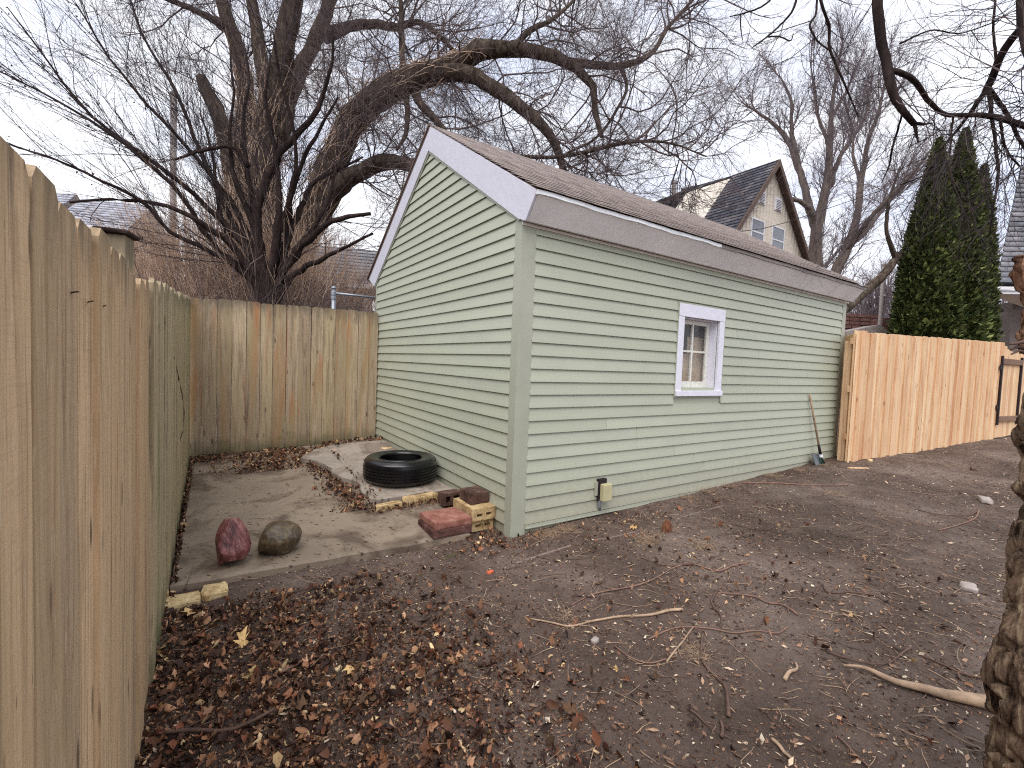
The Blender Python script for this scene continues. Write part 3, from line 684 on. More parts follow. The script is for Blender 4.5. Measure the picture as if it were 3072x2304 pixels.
def resample(P, K):
    P = np.asarray(P, float); d = np.r_[0, np.cumsum(np.linalg.norm(np.diff(P, axis=0), axis=1))]; t = np.linspace(0, d[-1], K)
    # smooth catmull-like by cubic hermite per axis
    T = np.gradient(P, d+np.arange(len(d))*1e-9, axis=0); out_ = []
    for x in t:
        i = min(max(np.searchsorted(d, x)-1, 0), len(d)-2); h = d[i+1]-d[i]; s_ = (x-d[i])/h
        out_.append((2*s_**3-3*s_**2+1)*P[i]+(s_**3-2*s_**2+s_)*h*T[i]+(-2*s_**3+3*s_**2)*P[i+1]+(s_**3-s_**2)*h*T[i+1])
    return np.array(out_)
def trace(pts, K=22):
    """pts: (u, v, width px, Y); gives a smooth 3D path and radii"""
    P = np.array([at(u, v, y) for u, v, w, y in pts]); R = np.array([w/2*y/FPX for u, v, w, y in pts])
    A = resample(np.c_[P], K); d = np.r_[0, np.cumsum(np.linalg.norm(np.diff(P, axis=0), axis=1))]; t = np.linspace(0, d[-1], K)
    return A, np.interp(t, d, R)
def limbs(parent, traces, mat, name='limb', ns=10, wobble=.05, jit=.22):
    Ps, Rs = [], []
    for j, tr in enumerate(traces):
        P, R = trace(tr); P = P.copy(); P[1:] += RNG.normal(size=(len(P)-1, 3))*wobble*R[1:, None]*1.2
        MB().tube(P, R, ns, jit=jit).build(name if j else ('trunk' if name == 'limb' else name), mat, parent, smooth=True); Ps.append(P); Rs.append(R)
    return np.array(Ps), np.array(Rs)
def crown(parent, P, R, levels, mat, name='crown', up=(0, 0, 1), label=None):
    """levels: list of dict(n, L, ang, r, K, wig, up, t0)"""
    Vs, Fs, off = [], [], 0; cp_, cr_ = P, R
    for lv in levels:
        pos, tan, rad = along(cp_, cr_, lv['n'], lv.get('t0', .15), 1, lv.get('w'))
        L = RNG.uniform(lv['L'][0], lv['L'][1], lv['n']); r0 = np.minimum(rad*.8, lv['r'])
        d = side(tan, *lv['ang'])+np.asarray(lv.get('dir', (0, 0, 0)))*lv.get('dirw', 0)
        p, rd_ = shoot(pos, d, L, r0, lv.get('r1', .3)*lv['r'], lv['K'], lv['wig'], up, lv['up'])
        V, Fc = tubes(p, rd_, 3); Vs.append(V); Fs.append(Fc+off); off += len(V)
        if lv.get('keep'): cp_, cr_ = p, rd_
        else: cp_, cr_ = p, rd_
    V = np.concatenate(Vs)-rootloc(parent); return link(name, npmesh(name, V, np.concatenate(Fs), 4, False), mat, parent)

# --- big old tree in the middle distance
bt = at(800, 900, 13.); bt[2] = 0.1
big = empty('bare_tree', bt, 'huge old bare tree with several thick trunks and a long limb arching over the shed', 'tree')
T = [
 [(800, 985, 150, 13), (795, 880, 130, 13), (792, 760, 100, 13), (790, 600, 92, 12.9), (800, 430, 84, 12.8), (822, 280, 78, 12.6), (858, 130, 64, 12.3), (880, -20, 56, 12), (905, -200, 44, 11.8)],
 [(780, 900, 110, 13.2), (730, 740, 74, 13.4), (702, 600, 66, 13.5), (715, 450, 62, 13.6), (738, 300, 52, 13.7), (722, 180, 48, 13.8), (690, 80, 42, 13.9), (650, -40, 36, 14), (600, -200, 26, 14)],
 [(715, 620, 62, 13.6), (690, 480, 50, 13.4), (668, 380, 50, 13.3), (640, 310, 46, 13.2), (614, 262, 40, 13.1), (602, 232, 30, 13.1)],
 [(835, 420, 60, 12.8), (868, 300, 50, 13.1), (905, 200, 46, 13.4), (950, 110, 44, 13.6), (985, 20, 38, 13.8), (1020, -120, 30, 14)],
 [(795, 260, 46, 12.8), (778, 150, 42, 13), (762, 40, 36, 13.2), (740, -90, 30, 13.4)],
 [(850, 860, 120, 12.8), (900, 730, 92, 12.6), (945, 620, 84, 12.4), (1000, 480, 78, 12.1), (1050, 370, 74, 11.8), (1130, 290, 74, 11.5), (1240, 240, 70, 11.2), (1340, 205, 62, 11), (1440, 150, 52, 10.8), (1520, 145, 42, 10.6), (1620, 158, 36, 10.5), (1690, 180, 32, 10.4), (1745, 215, 26, 10.3), (1780, 260, 20, 10.2), (1786, 340, 17, 10.1), (1805, 410, 12, 10)],
 [(1300, 215, 50, 11), (1400, 222, 44, 10.8), (1480, 262, 40, 10.6), (1560, 320, 36, 10.4), (1625, 375, 30, 10.3), (1670, 440, 24, 10.3), (1690, 510, 18, 10.3), (1740, 560, 10, 10.3)],
 [(1690, 180, 28, 10.4), (1780, 195, 24, 10.5), (1870, 196, 20, 10.6), (1950, 165, 16, 10.8), (2000, 90, 12, 11), (2060, 20, 9, 11.2), (2130, -60, 7, 11.4)],
 [(905, 715, 80, 12.6), (960, 640, 58, 12.3), (1020, 560, 54, 12), (1085, 512, 48, 11.7), (1150, 488, 44, 11.4), (1215, 490, 40, 11.1), (1290, 515, 30, 10.8), (1380, 540, 22, 10.5)],
 [(970, 110, 40, 13.6), (1040, 82, 34, 13.4), (1120, 72, 28, 13.2), (1190, 84, 22, 13), (1250, 66, 18, 12.8), (1310, 100, 15, 12.6), (1360, 150, 11, 12.4)],
 [(1540, 146, 20, 10.6), (1590, 92, 17, 10.8), (1650, 62, 14, 11), (1700, 22, 11, 11.2), (1760, -40, 8, 11.4)],
 [(1210, 250, 24, 11.3), (1206, 180, 20, 11.4), (1205, 90, 17, 11.5), (1202, -10, 14, 11.6), (1198, -120, 10, 11.7)],
 [(1240, 260, 34, 11.3), (1262, 310, 26, 11.1), (1300, 350, 22, 10.9), (1335, 392, 16, 10.7)],
 [(1215, 270, 22, 11.3), (1222, 340, 18, 11.2), (1214, 410, 14, 11.1), (1190, 450, 9, 11)],
 [(1860, 196, 12, 10.6), (1880, 260, 10, 10.6), (1850, 330, 9, 10.5), (1780, 420, 8, 10.4), (1700, 460, 7, 10.3)],
 [(1560, 470, 12, 10.2), (1650, 472, 12, 10.1), (1740, 460, 13, 10), (1820, 440, 14, 9.9), (1900, 425, 10, 9.9), (2010, 430, 7, 9.9), (2120, 470, 4, 9.9)],
 [(690, 95, 30, 13.9), (640, 60, 22, 13.6), (560, 20, 18, 13.3), (480, -10, 12, 13)],
]
T = [[(u, v, w*((1.02 if k_ in (5, 6, 8) else .9) if v < 800 else .95), y) for u, v, w, y in t_] for k_, t_ in enumerate(T)]
P, R = limbs(big, T, M['bark'])
wts = np.array([1, 1.3, .25, 1.5, 1.2, 2.6, 2.6, 2.6, 1.7, 2.4, 2.2, 2.2, 1.4, 1.2, 2.2, 2.6, 1.8])
crown(big, P, R, [dict(n=260, L=(1.2, 3.0), ang=(.5, 1.2), r=.024, K=9, wig=.22, up=.06, t0=.3, w=wts),
                  dict(n=2300, L=(.6, 1.8), ang=(.4, 1.1), r=.009, K=7, wig=.2, up=.03),
                  dict(n=15500, L=(.3, 1.1), ang=(.3, 1.1), r=.0042, K=5, wig=.2, up=.02),
                  dict(n=46000, L=(.15, .5), ang=(.3, 1.2), r=.0028, K=2, wig=.2, up=.0)], M['twig'])

# --- dark multi stemmed tree in front of it, arching to the left
b0 = at(805, 900, 9.4); b0[2] = .1
shr = empty('bare_tree', b0, 'dark many stemmed small tree fanning long thin shoots up to the left behind the fence', 'tree')
def B(*p): return [(800, 960, 40, 9.4)]+list(p)
T2 = [B((800, 860, 46, 9.4), (785, 760, 34, 9.3), (772, 640, 26, 9.2), (800, 540, 22, 9.1), (850, 450, 20, 9), (900, 390, 18, 8.9), (945, 340, 14, 8.8), (975, 270, 11, 8.7), (995, 190, 8, 8.6), (1000, 80, 6, 8.5)),
      B((800, 850, 36, 9.4), (770, 700, 22, 9.3), (742, 620, 18, 9.2), (705, 540, 14, 9.1), (690, 430, 10, 9), (700, 300, 7, 9), (690, 150, 5, 9)),
      B((790, 850, 36, 9.4), (735, 790, 24, 9.2), (680, 720, 22, 9), (630, 690, 18, 8.8), (560, 640, 14, 8.6), (460, 610, 11, 8.4), (330, 600, 9, 8.2), (210, 605, 7, 8)),
      B((785, 860, 30, 9.4), (700, 790, 20, 9.2), (640, 740, 16, 9), (580, 640, 14, 8.8), (520, 560, 12, 8.5), (420, 470, 10, 8.2), (300, 380, 8, 8), (150, 290, 6, 7.8), (0, 215, 4, 7.6)),
      B((790, 840, 30, 9.4), (700, 700, 18, 9.2), (600, 600, 15, 9), (480, 500, 12, 8.6), (360, 420, 10, 8.4), (230, 300, 7, 8.2), (120, 150, 5, 8), (20, 20, 3, 7.8)),
      B((790, 830, 26, 9.4), (740, 690, 16, 9.4), (660, 560, 13, 9.3), (560, 440, 10, 9.2), (440, 310, 8, 9), (320, 160, 6, 8.8), (230, 10, 4, 8.6)),
      B((830, 840, 32, 9.4), (890, 760, 24, 9.3), (960, 690, 18, 9.2), (1030, 650, 14, 9.1), (1110, 640, 10, 9)),
      B((840, 820, 30, 9.4), (870, 700, 20, 9.5), (905, 620, 16, 9.6), (930, 560, 12, 9.7), (1010, 510, 9, 9.8), (1090, 470, 6, 9.9)),
      B((820, 810, 24, 9.4), (850, 650, 16, 9.2), (890, 500, 12, 9), (880, 380, 9, 8.8), (840, 240, 7, 8.6), (820, 100, 5, 8.4)),
      B((780, 830, 24, 9.4), (690, 650, 16, 9.6), (600, 450, 12, 9.8), (520, 260, 9, 10), (430, 110, 6, 10.2), (380, -30, 5, 10.4)),
      B((770, 840, 24, 9.4), (640, 760, 14, 9), (520, 700, 12, 8.6), (420, 600, 10, 8.3), (300, 540, 8, 8), (140, 470, 6, 7.7), (-20, 420, 4, 7.5)),
      [(745, 500, 16, 9.0), (700, 440, 12, 8.9), (640, 445, 10, 8.8), (575, 460, 8, 8.7), (520, 480, 5, 8.6)],
      B((860, 850, 20, 9.4), (960, 780, 14, 9), (1040, 740, 10, 8.8), (1120, 700, 7, 8.6)),
      B((812, 850, 26, 9.3), (832, 700, 20, 9.2), (838, 560, 16, 9.1), (822, 430, 12, 9), (800, 300, 8, 8.9), (812, 160, 5, 8.8)),
      B((790, 840, 24, 9.5), (762, 650, 18, 9.5), (742, 500, 14, 9.5), (728, 370, 10, 9.5), (748, 240, 7, 9.5), (730, 120, 4, 9.5)),
      B((820, 850, 24, 9.5), (862, 720, 18, 9.5), (872, 600, 15, 9.4), (910, 480, 12, 9.3), (962, 380, 9, 9.2), (1015, 290, 6, 9.1)),
      B((835, 850, 22, 9.3), (902, 740, 16, 9.3), (985, 600, 11, 9.3), (1010, 500, 7, 9.3)),
      B((775, 845, 22, 9.6), (700, 740, 16, 9.7), (655, 600, 12, 9.8), (640, 470, 8, 9.9), (600, 340, 5, 10))]
P2, R2 = limbs(shr, T2, M['darkbark'], ns=7, wobble=.25)
w2 = np.array([1, 1, 1.4, 1.5, 1.8, 2.0, .9, .9, 1, 2, 1.4, .6, 1, 1.2, 1.2, 1.4, 1, 1.2])
crown(shr, P2, R2, [dict(n=270, L=(1.0, 3.0), ang=(.2, .8), r=.009, K=8, wig=.07, up=.03, t0=.25, w=w2, dir=(-.5, 0, .25), dirw=.4),
                    dict(n=2100, L=(.4, 1.5), ang=(.2, .9), r=.004, K=6, wig=.08, up=.03, dir=(-.4, 0, .2), dirw=.3),
                    dict(n=5200, L=(.15, .6), ang=(.3, 1.0), r=.0022, K=4, wig=.12, up=.0)], M['twig_dark'])
# a few withered leaf clusters hanging on it
pos, tan, rad = along(P2, R2, 90, .55, 1, np.array([0, 0, .3, 2, 3, 1.5, 0, 0, 0, 1, 2, 0, 0.01, 0, 0, 0, 0, 0]))
pos = np.repeat(pos, 6, 0)+RNG.normal(size=(540, 3))*.08
def leaves(pos, size, yawtilt, col, shape='leaf', curl=.3):
    N = len(pos); 
    if shape == 'lobed': tpl = np.array([(0, -.6, .0), (.10, -.32, .02), (.34, -.30, .14), (.20, -.08, .04), (.44, .10, .2), (.20, .18, .05), (.22, .48, .16), (0, .36, .03), (-.20, .52, .18), (-.18, .20, .04), (-.46, .14, .2), (-.2, -.06, .05), (-.32, -.34, .15), (-.08, -.30, .0), (0, 0, 0)]); fc = np.array([(14, i, (i+1) % 14) for i in range(14)])
    if shape == 'leaf': tpl = np.array([(0, -.5, 0), (.28, -.22, .12), (.34, .1, .16), (.12, .5, .1), (-.14, .46, .1), (-.34, .08, .17), (-.27, -.24, .13), (0, 0, 0)]); fc = np.array([(7, 0, 1, 2), (7, 2, 3, 4), (7, 4, 5, 6), (7, 6, 0, 0)])
    if shape == 'leaf': fc = np.array([(7, 0, 1), (7, 1, 2), (7, 2, 3), (7, 3, 4), (7, 4, 5), (7, 5, 6), (7, 6, 0)])
    if shape == 'chip': tpl = np.array([(-.5, -.15, 0), (.5, -.2, .04), (.42, .18, 0), (-.4, .2, .05)]); fc = np.array([(0, 1, 2), (0, 2, 3)])
    if shape == 'blade': tpl = np.array([(0, 0, 0), (.5, .16, .04), (1, 0, .0), (.5, -.16, .04)]); fc = np.array([(0, 2, 1), (0, 3, 2)])
    n = len(tpl); t = np.broadcast_to(tpl, (N, n, 3)).copy(); t[:, :, 2] *= (curl*RNG.uniform(-1.2, 2.6, N))[:, None]*2
    t[:, :, :2] *= RNG.uniform(.75, 1.25, (N, 1, 2)); t[:, :, :2] += RNG.normal(size=(N, n, 2))*(.07 if shape in ('leaf', 'lobed') else .03); t[:, :, 2] += RNG.normal(size=(N, n))*(.09 if shape in ('leaf', 'lobed') else .02); t[:, :, 0] *= RNG.uniform(.55, 1.1, (N, 1))
    yaw = RNG.uniform(0, 6.283, N); tl = RNG.normal(size=N)*yawtilt; tr = RNG.normal(size=N)*yawtilt
    def rot(ax, an):
        cth, sth = np.cos(an), np.sin(an); m = np.zeros((N, 3, 3)); i, j = [(1, 2), (0, 2), (0, 1)][ax]; m[:, ax, ax] = 1; m[:, i, i] = cth; m[:, j, j] = cth; m[:, i, j] = -sth; m[:, j, i] = sth; return m
    Rm = rot(2, yaw) @ rot(0, tl) @ rot(1, tr); V = np.einsum('nij,nkj->nki', Rm, t*size[:, None, None])+pos[:, None, :]
    F_ = (fc[None]+np.arange(N)[:, None, None]*n).reshape(-1, 3); cf = np.repeat(col, len(fc), axis=0)
    return V.reshape(-1, 3), F_, cf
def pal(cols, n, jit=.18, wt=None):
    a = np.array([q[:3] for q in cols]); i = RNG.choice(len(cols), n, p=wt); return np.clip(a[i]*RNG.uniform(1-jit, 1+jit, (n, 1)), 0, 1)
V, Fc, cf = leaves(pos, RNG.uniform(.02, .045, len(pos)), 1.2, pal([c(92, 76, 70), c(72, 60, 58), c(110, 88, 76)], len(pos)))
link('withered_leaves', npmesh('withered_leaves', V-rootloc(shr), Fc, 3, False, cf), M['leaf'], shr)

# --- tan thicket of dry stems at the foot, and vines up the trunks
th = at(640, 900, 9.8); th[2] = .15
thk = empty('brush_thicket', th, 'dense tan brown thicket of dry stems at the foot of the big tree', 'bush')
def thicket(n, u0, u1, Yr, L, fan, r, mat, name):
    u = RNG.uniform(u0, u1, n); Yy = RNG.uniform(*Yr, n); pos = np.array([at(a, 1090, b) for a, b in zip(u, Yy)]); pos[:, 2] = .15
    uc = (u-(u0+u1)/2)/((u1-u0)/2); d = np.stack([uc*fan+RNG.normal(size=n)*.16, RNG.normal(size=n)*.15, np.ones(n)], 1)
    l = RNG.uniform(*L, n)*(1-.25*np.abs(uc)); p, q = shoot(pos, d, l, np.full(n, r), r*.35, 7, .07, (0, 0, 1), .0); V, Fc = tubes(p, q, 3)
    o1 = (V, Fc); pp, tt, r2 = along(p, q, n*3, .4, 1); p2, q2 = shoot(pp, side(tt, .3, .9), RNG.uniform(.2, .7, n*3), np.full(n*3, r*.5), r*.2, 3, .1, (0, 0, 1), 0); V2, F2 = tubes(p2, q2, 3)
    VV = np.concatenate([V, V2])-rootloc(thk); FF = np.concatenate([Fc, F2+len(V)]); return link(name, npmesh(name, VV, FF, 4), mat, thk)
o = thicket(3600, 455, 930, (10.2, 12.2), (3.2, 5.6), .35, .0085, M['thicket'], 'stems'); 
o = thicket(900, 470, 900, (9.0, 10.4), (2.0, 4.2), .75, .006, M['twig'], 'stems')
o = thicket(500, 880, 1120, (9.2, 10.5), (2.2, 3.3), .4, .005, M['twig'], 'stems')
pp, tt, r_ = along(P[[0, 1, 5]], R[[0, 1, 5]], 1500, .05, .62); off = nrm(np.cross(tt, RNG.normal(size=tt.shape)))
p2, q2 = shoot(pp+off*(r_[:, None]*1.05), tt*RNG.choice([-1, 1, 1], len(tt))[:, None]+off*.12, RNG.uniform(.4, 1.5, len(tt)), np.full(len(tt), .010), .003, 7, .16, (0, 0, 1), .0)
V, Fc = tubes(p2, q2, 3); link('vines', npmesh('vines', V-rootloc(big), Fc, 4), M['thicket'], big)

# --- bare trees behind the shed on the right
def tree(name, base, label, traces, mats, lv, wts=None, group=None):
    traces = [[(u, v, w*.66, y) for u, v, w, y in t_] for t_ in traces]
    b = np.array(at(*base)); b[2] = .1; t = empty(name, b, label, 'tree', group); Pt, Rt = limbs(t, traces, mats[0], ns=8, wobble=.12); crown(t, Pt, Rt, lv, mats[1]); return t
Yb = 24.5
tree('bare_tree', (2455, 1100, Yb), 'bare grey tree with a broad fan shaped crown rising behind the cream gabled house', [
  [(2455, 1150, 62, Yb), (2455, 900, 58, Yb), (2450, 780, 54, Yb), (2456, 660, 44, Yb), (2480, 560, 34, Yb-.3), (2490, 440, 26, Yb-.5), (2495, 330, 18, Yb-.6), (2510, 220, 10, Yb-.7), (2530, 130, 5, Yb-.8)],
  [(2450, 690, 40, Yb), (2420, 590, 30, Yb+.3), (2385, 470, 26, Yb+.6), (2350, 400, 20, Yb+.9), (2290, 350, 12, Yb+1.2), (2230, 310, 6, Yb+1.4)],
  [(2400, 520, 22, Yb+.5), (2376, 400, 18, Yb+.6), (2370, 290, 12, Yb+.7), (2340, 230, 6, Yb+.8)],
  [(2452, 670, 30, Yb), (2420, 620, 22, Yb-.5), (2380, 598, 18, Yb-1), (2355, 597, 12, Yb-1.2)],
  [(2490, 560, 24, Yb-.2), (2520, 470, 18, Yb-.6), (2580, 380, 12, Yb-1), (2610, 300, 6, Yb-1.2)],
  [(2488, 440, 16, Yb-.5), (2450, 330, 12, Yb-.4), (2440, 250, 8, Yb-.2), (2430, 180, 4, Yb)],
  [(2492, 360, 14, Yb-.5), (2540, 270, 10, Yb-.8), (2580, 180, 6, Yb-1)]],
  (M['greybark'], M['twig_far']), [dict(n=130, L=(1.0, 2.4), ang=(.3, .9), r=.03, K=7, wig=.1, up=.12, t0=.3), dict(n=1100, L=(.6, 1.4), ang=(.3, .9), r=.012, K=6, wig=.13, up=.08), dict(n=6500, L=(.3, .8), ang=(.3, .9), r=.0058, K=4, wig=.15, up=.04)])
Yc = 17
tree('bare_tree', (2520, 1100, Yc), 'bare tree forking low behind the shed eave with steep limbs spreading right', [
  [(2490, 1150, 50, Yc), (2508, 830, 44, Yc), (2535, 760, 38, Yc), (2562, 680, 30, Yc), (2582, 560, 24, Yc), (2600, 440, 18, Yc), (2640, 320, 12, Yc), (2660, 220, 6, Yc)],
  [(2540, 750, 30, Yc), (2590, 680, 24, Yc-.5), (2650, 610, 18, Yc-1), (2720, 540, 12, Yc-1.5), (2800, 440, 6, Yc-2)],
  [(2545, 745, 24, Yc), (2600, 690, 20, Yc+.5), (2640, 640, 14, Yc+1), (2700, 560, 9, Yc+1.4), (2740, 470, 5, Yc+1.6)],
  [(2585, 560, 18, Yc), (2560, 470, 12, Yc+.6), (2555, 380, 8, Yc+1), (2530, 300, 5, Yc+1.2)]],
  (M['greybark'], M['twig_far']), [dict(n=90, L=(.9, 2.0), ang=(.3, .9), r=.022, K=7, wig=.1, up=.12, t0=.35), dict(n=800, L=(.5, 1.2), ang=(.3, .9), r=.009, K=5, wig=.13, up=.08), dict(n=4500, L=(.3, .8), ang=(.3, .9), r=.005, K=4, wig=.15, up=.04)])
tree('bare_tree', (2400, 1120, 13), 'leaning grey brown trunk slanting up to the right past the far end of the shed', [
  [(2440, 1010, 46, 12), (2545, 915, 44, 12.2), (2600, 870, 42, 12.4), (2660, 815, 38, 12.6), (2720, 740, 28, 12.8), (2790, 640, 20, 13), (2860, 540, 12, 13.2), (2920, 430, 6, 13.4)],
  [(2690, 780, 24, 12.7), (2660, 690, 16, 12.5), (2668, 600, 11, 12.4), (2700, 500, 6, 12.3)]],
  (M['bark'], M['twig']), [dict(n=40, L=(.8, 1.6), ang=(.4, 1.0), r=.014, K=7, wig=.15, up=.1, t0=.45), dict(n=300, L=(.4, 1.0), ang=(.3, .9), r=.006, K=5, wig=.15, up=.05), dict(n=1300, L=(.2, .6), ang=(.3, .9), r=.004, K=4, wig=.15, up=.0)])
# distant trees that still read one by one along the skyline
far = [(2130, 36, 640, 26), (2590, 40, 830, 30), (2700, 42, 700, 34), (2980, 34, 700, 30), (2240, 40, 560, 30), (1180, 34, 700, 26), (420, 38, 560, 30), (1020, 40, 640, 30), (180, 36, 600, 24), (2850, 46, 560, 40), (2420, 44, 560, 40), (2610, 33, 780, 20)]
lab = ['hazy bare tree behind the shed ridge left of the gabled house', 'distant bare tree beside the pale pole right of the shed', 'distant bare tree just left of the tall evergreen', 'distant bare tree between the evergreen and the slate mansard roof', 'distant bare tree at the left side of the gabled house roof', 'distant bare tree seen past the left slope of the shed roof', 'distant bare tree behind the thin shoots right of the capped post', 'distant bare tree behind the foot of the huge tree', 'distant bare tree above the roofs at far left', 'tall distant bare tree behind the evergreen', 'tall distant bare tree behind the fan shaped crown', 'small distant bare tree over the brick wall by the shed corner']
for (u, Yd, vt, nl), lb in zip(far, lab):
    b = at(u, 1090, Yd); b[2] = .1; t = empty('distant_tree', b, lb, 'tree', 'distant bare trees along the skyline'); H = at(u, vt, Yd)[2]*.55
    Pt = b+np.linspace(0, 1, 22)[:, None]*v3(RNG.normal()*.5, 0, H); Rt = np.linspace(.28, .1, 22)
    MB().tube(Pt, Rt, 7, jit=.2).build('trunk', M['greybark'], t, smooth=True)
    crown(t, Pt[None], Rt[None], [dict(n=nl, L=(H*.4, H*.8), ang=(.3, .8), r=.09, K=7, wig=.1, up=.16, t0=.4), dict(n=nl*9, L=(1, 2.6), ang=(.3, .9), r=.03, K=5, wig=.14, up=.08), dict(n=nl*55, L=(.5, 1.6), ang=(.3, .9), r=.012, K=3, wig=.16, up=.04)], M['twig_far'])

# --- foreground tree at the right edge: cracked trunk, broken stub, overhanging branches
def silh(pts, Y, rad, nv=90, nu=56, amp=.03, fr=9., seed=0.):
    vs = np.array([p[1] for p in pts], float); us = np.array([p[0] for p in pts], float); o_ = np.argsort(vs); vs, us = vs[o_], us[o_]
    V = []
    for v in np.linspace(vs[-1], vs[0], nv):
        u = np.interp(v, vs, us); rd_ = rad(v); e = at(u, v, Y); hd = nrm((e-EYE)*v3(1, 1, 0)); D_ = float(np.linalg.norm((e-EYE)[:2])); right = v3(hd[1], -hd[0], 0); cen = e+right*(rd_+amp*1.4)
        for k in range(nu):
            an = 2*math.pi*k/nu; d = right*math.cos(an)+nrm(_F*v3(1, 1, 0))*math.sin(an); q = cen+d*rd_
            ridge = min(abs(mnoise.noise(Vector((math.cos(an)*4.6+seed, math.sin(an)*4.6, q[2]*5.5))))*2.6, abs(mnoise.noise(Vector((math.cos(an)*7+seed+9, math.sin(an)*7, q[2]*8))))*3.2)
            f = mnoise.noise(Vector((q*fr))); f2 = mnoise.noise(Vector((q*fr*3.2)))
            V.append(cen+d*(rd_+amp*(min(ridge, .75)*1.7-.9)+amp*.4*f+amp*.22*f2))
    F_ = [(i*nu+k, i*nu+(k+1) % nu, (i+1)*nu+(k+1) % nu, (i+1)*nu+k) for i in range(nv-1) for k in range(nu)]
    F_ += [tuple(range(nu-1, -1, -1)), tuple(range((nv-1)*nu, nv*nu))]; return MB().add(V, F_)
fb = at(3100, 2600, 1.45); fb[2] = -.05
ft = empty('foreground_tree', fb, 'cracked rough barked tree at the right edge with a broken stub and dark overhanging branches', 'tree')
low = [(2930, 3300), (2945, 2800), (2960, 2304), (2978, 2206), (2974, 2174), (2954, 2152), (2962, 2081), (2973, 1988), (2992, 1918), (3008, 1825), (3033, 1700), (3030, 1645), (3042, 1560), (3046, 1500), (3041, 1479), (3064, 1424), (3055, 1334), (3050, 1290), (3066, 1200), (3068, 1130), (3052, 1075), (3046, 1040)]
silh(low, 1.45, lambda v: .15*min(1, max(.4, (v-1000)/260))+.03*max(0, (v-1800)/1200), 270, 160, .034).build('trunk', M['lowbark'], ft, smooth=True)
stub = [(3046, 1060), (3040, 1000), (3052, 960), (3046, 920), (3036, 870), (3030, 830), (3018, 800), (3022, 768)]
silh(stub, 1.42, lambda v: .062, 100, 100, .022, 14, 3.).build('broken_stub', M['stumpbark'], ft, smooth=True)
for q in ([(3080, 1045, 14, 1.4), (3050, 1040, 11, 1.38), (3032, 1048, 7, 1.36)], [(3085, 1020, 14, 1.4), (3055, 1028, 10, 1.36), (3030, 1032, 6, 1.33)], [(3085, 1065, 12, 1.4), (3060, 1052, 8, 1.37), (3035, 1062, 5, 1.34)]):
    pq, rq = trace(q, 8); MB().tube(pq, rq, 7, jit=.3).build('snag', M['stickdark'], ft, smooth=True)
T3 = [[(3195, 2350, 190, 1.5), (3215, 1900, 180, 1.52), (3240, 1500, 160, 1.6), (3262, 1150, 140, 1.75), (3270, 900, 116, 1.9), (3200, 500, 80, 2.3), (3120, 250, 52, 2.7), (3080, 120, 36, 3), (3066, 30, 32, 3.1), (3050, -120, 26, 3.2), (2950, -300, 24, 3.2)],
      [(2950, -300, 22, 3.2), (2760, -260, 28, 3.1), (2650, -130, 36, 3.0), (2634, -20, 38, 3.0), (2634, 60, 36, 3), (2645, 130, 34, 3), (2668, 220, 32, 2.95), (2682, 290, 30, 2.9), (2720, 345, 24, 2.9), (2745, 372, 20, 2.9)],
      [(2668, 210, 20, 2.95), (2730, 230, 20, 3.0), (2775, 290, 18, 3.1), (2825, 340, 16, 3.2), (2900, 345, 16, 3.3), (2980, 350, 20, 3.4), (3060, 372, 22, 3.5), (3180, 420, 30, 3.4)],
      [(2745, 372, 16, 2.9), (2780, 372, 7, 2.9), (2802, 368, 4, 2.9)], [(2745, 374, 14, 2.9), (2750, 400, 10, 2.9), (2755, 428, 5, 2.9)],
      [(2706, 345, 8, 2.9), (2690, 400, 8, 3), (2676, 450, 7, 3), (2668, 495, 6, 3.1), (2645, 548, 4, 3.1)],
      [(2400, -200, 14, 3.4), (2450, -60, 12, 3.4), (2470, 30, 10, 3.4), (2488, 80, 10, 3.5), (2488, 140, 9, 3.5), (2510, 200, 8, 3.5), (2550, 290, 7, 3.6), (2575, 350, 4, 3.7)],
      [(2450, -100, 8, 3.4), (2448, 40, 8, 3.4), (2432, 88, 7, 3.3), (2450, 120, 6, 3.3), (2490, 152, 5, 3.3)],
      [(2400, -50, 9, 3.1), (2378, 30, 8, 3.1), (2320, 95, 7, 3.1), (2260, 140, 5, 3.1)], [(2300, 110, 6, 3.1), (2345, 112, 5, 3), (2372, 122, 5, 3), (2380, 100, 3, 3)],
      [(2340, -40, 8, 3.3), (2300, 10, 7, 3.3), (2225, 42, 6, 3.3), (2190, 50, 4, 3.3)], [(2222, 40, 5, 3.3), (2222, 80, 5, 3.3), (2228, 120, 3, 3.3)],
      [(3090, 60, 30, 3.2), (3040, 110, 26, 3.3), (2990, 190, 24, 3.4), (2965, 260, 24, 3.5), (2930, 310, 16, 3.5), (2880, 380, 10, 3.6), (2830, 440, 7, 3.6), (2780, 520, 6, 3.7), (2700, 555, 4, 3.8)],
      [(2965, 260, 18, 3.5), (2975, 340, 12, 3.4), (2985, 420, 10, 3.4), (2995, 520, 9, 3.3), (2980, 620, 6, 3.2), (2970, 700, 4, 3.2)],
      [(2970, 270, 16, 3.5), (3020, 340, 14, 3.6), (3060, 420, 12, 3.7), (3110, 500, 10, 3.8)],
      [(2860, 345, 8, 3.3), (2852, 430, 7, 3.2), (2852, 520, 6, 3.1), (2868, 580, 5, 3.1), (2940, 620, 4, 3.1)],
      [(2990, 190, 10, 3.4), (2980, 90, 8, 3.4), (2990, -40, 7, 3.4)], [(3000, 360, 10, 3.4), (3020, 450, 8, 3.4), (3060, 500, 6, 3.4)],
      [(2700, 130, 7, 3.2), (2800, 90, 6, 3.3), (2880, 100, 5, 3.4), (3000, 60, 4, 3.4)]]
T3 = [[(u, v, w*.76, y) for u, v, w, y in t_] for t_ in T3]
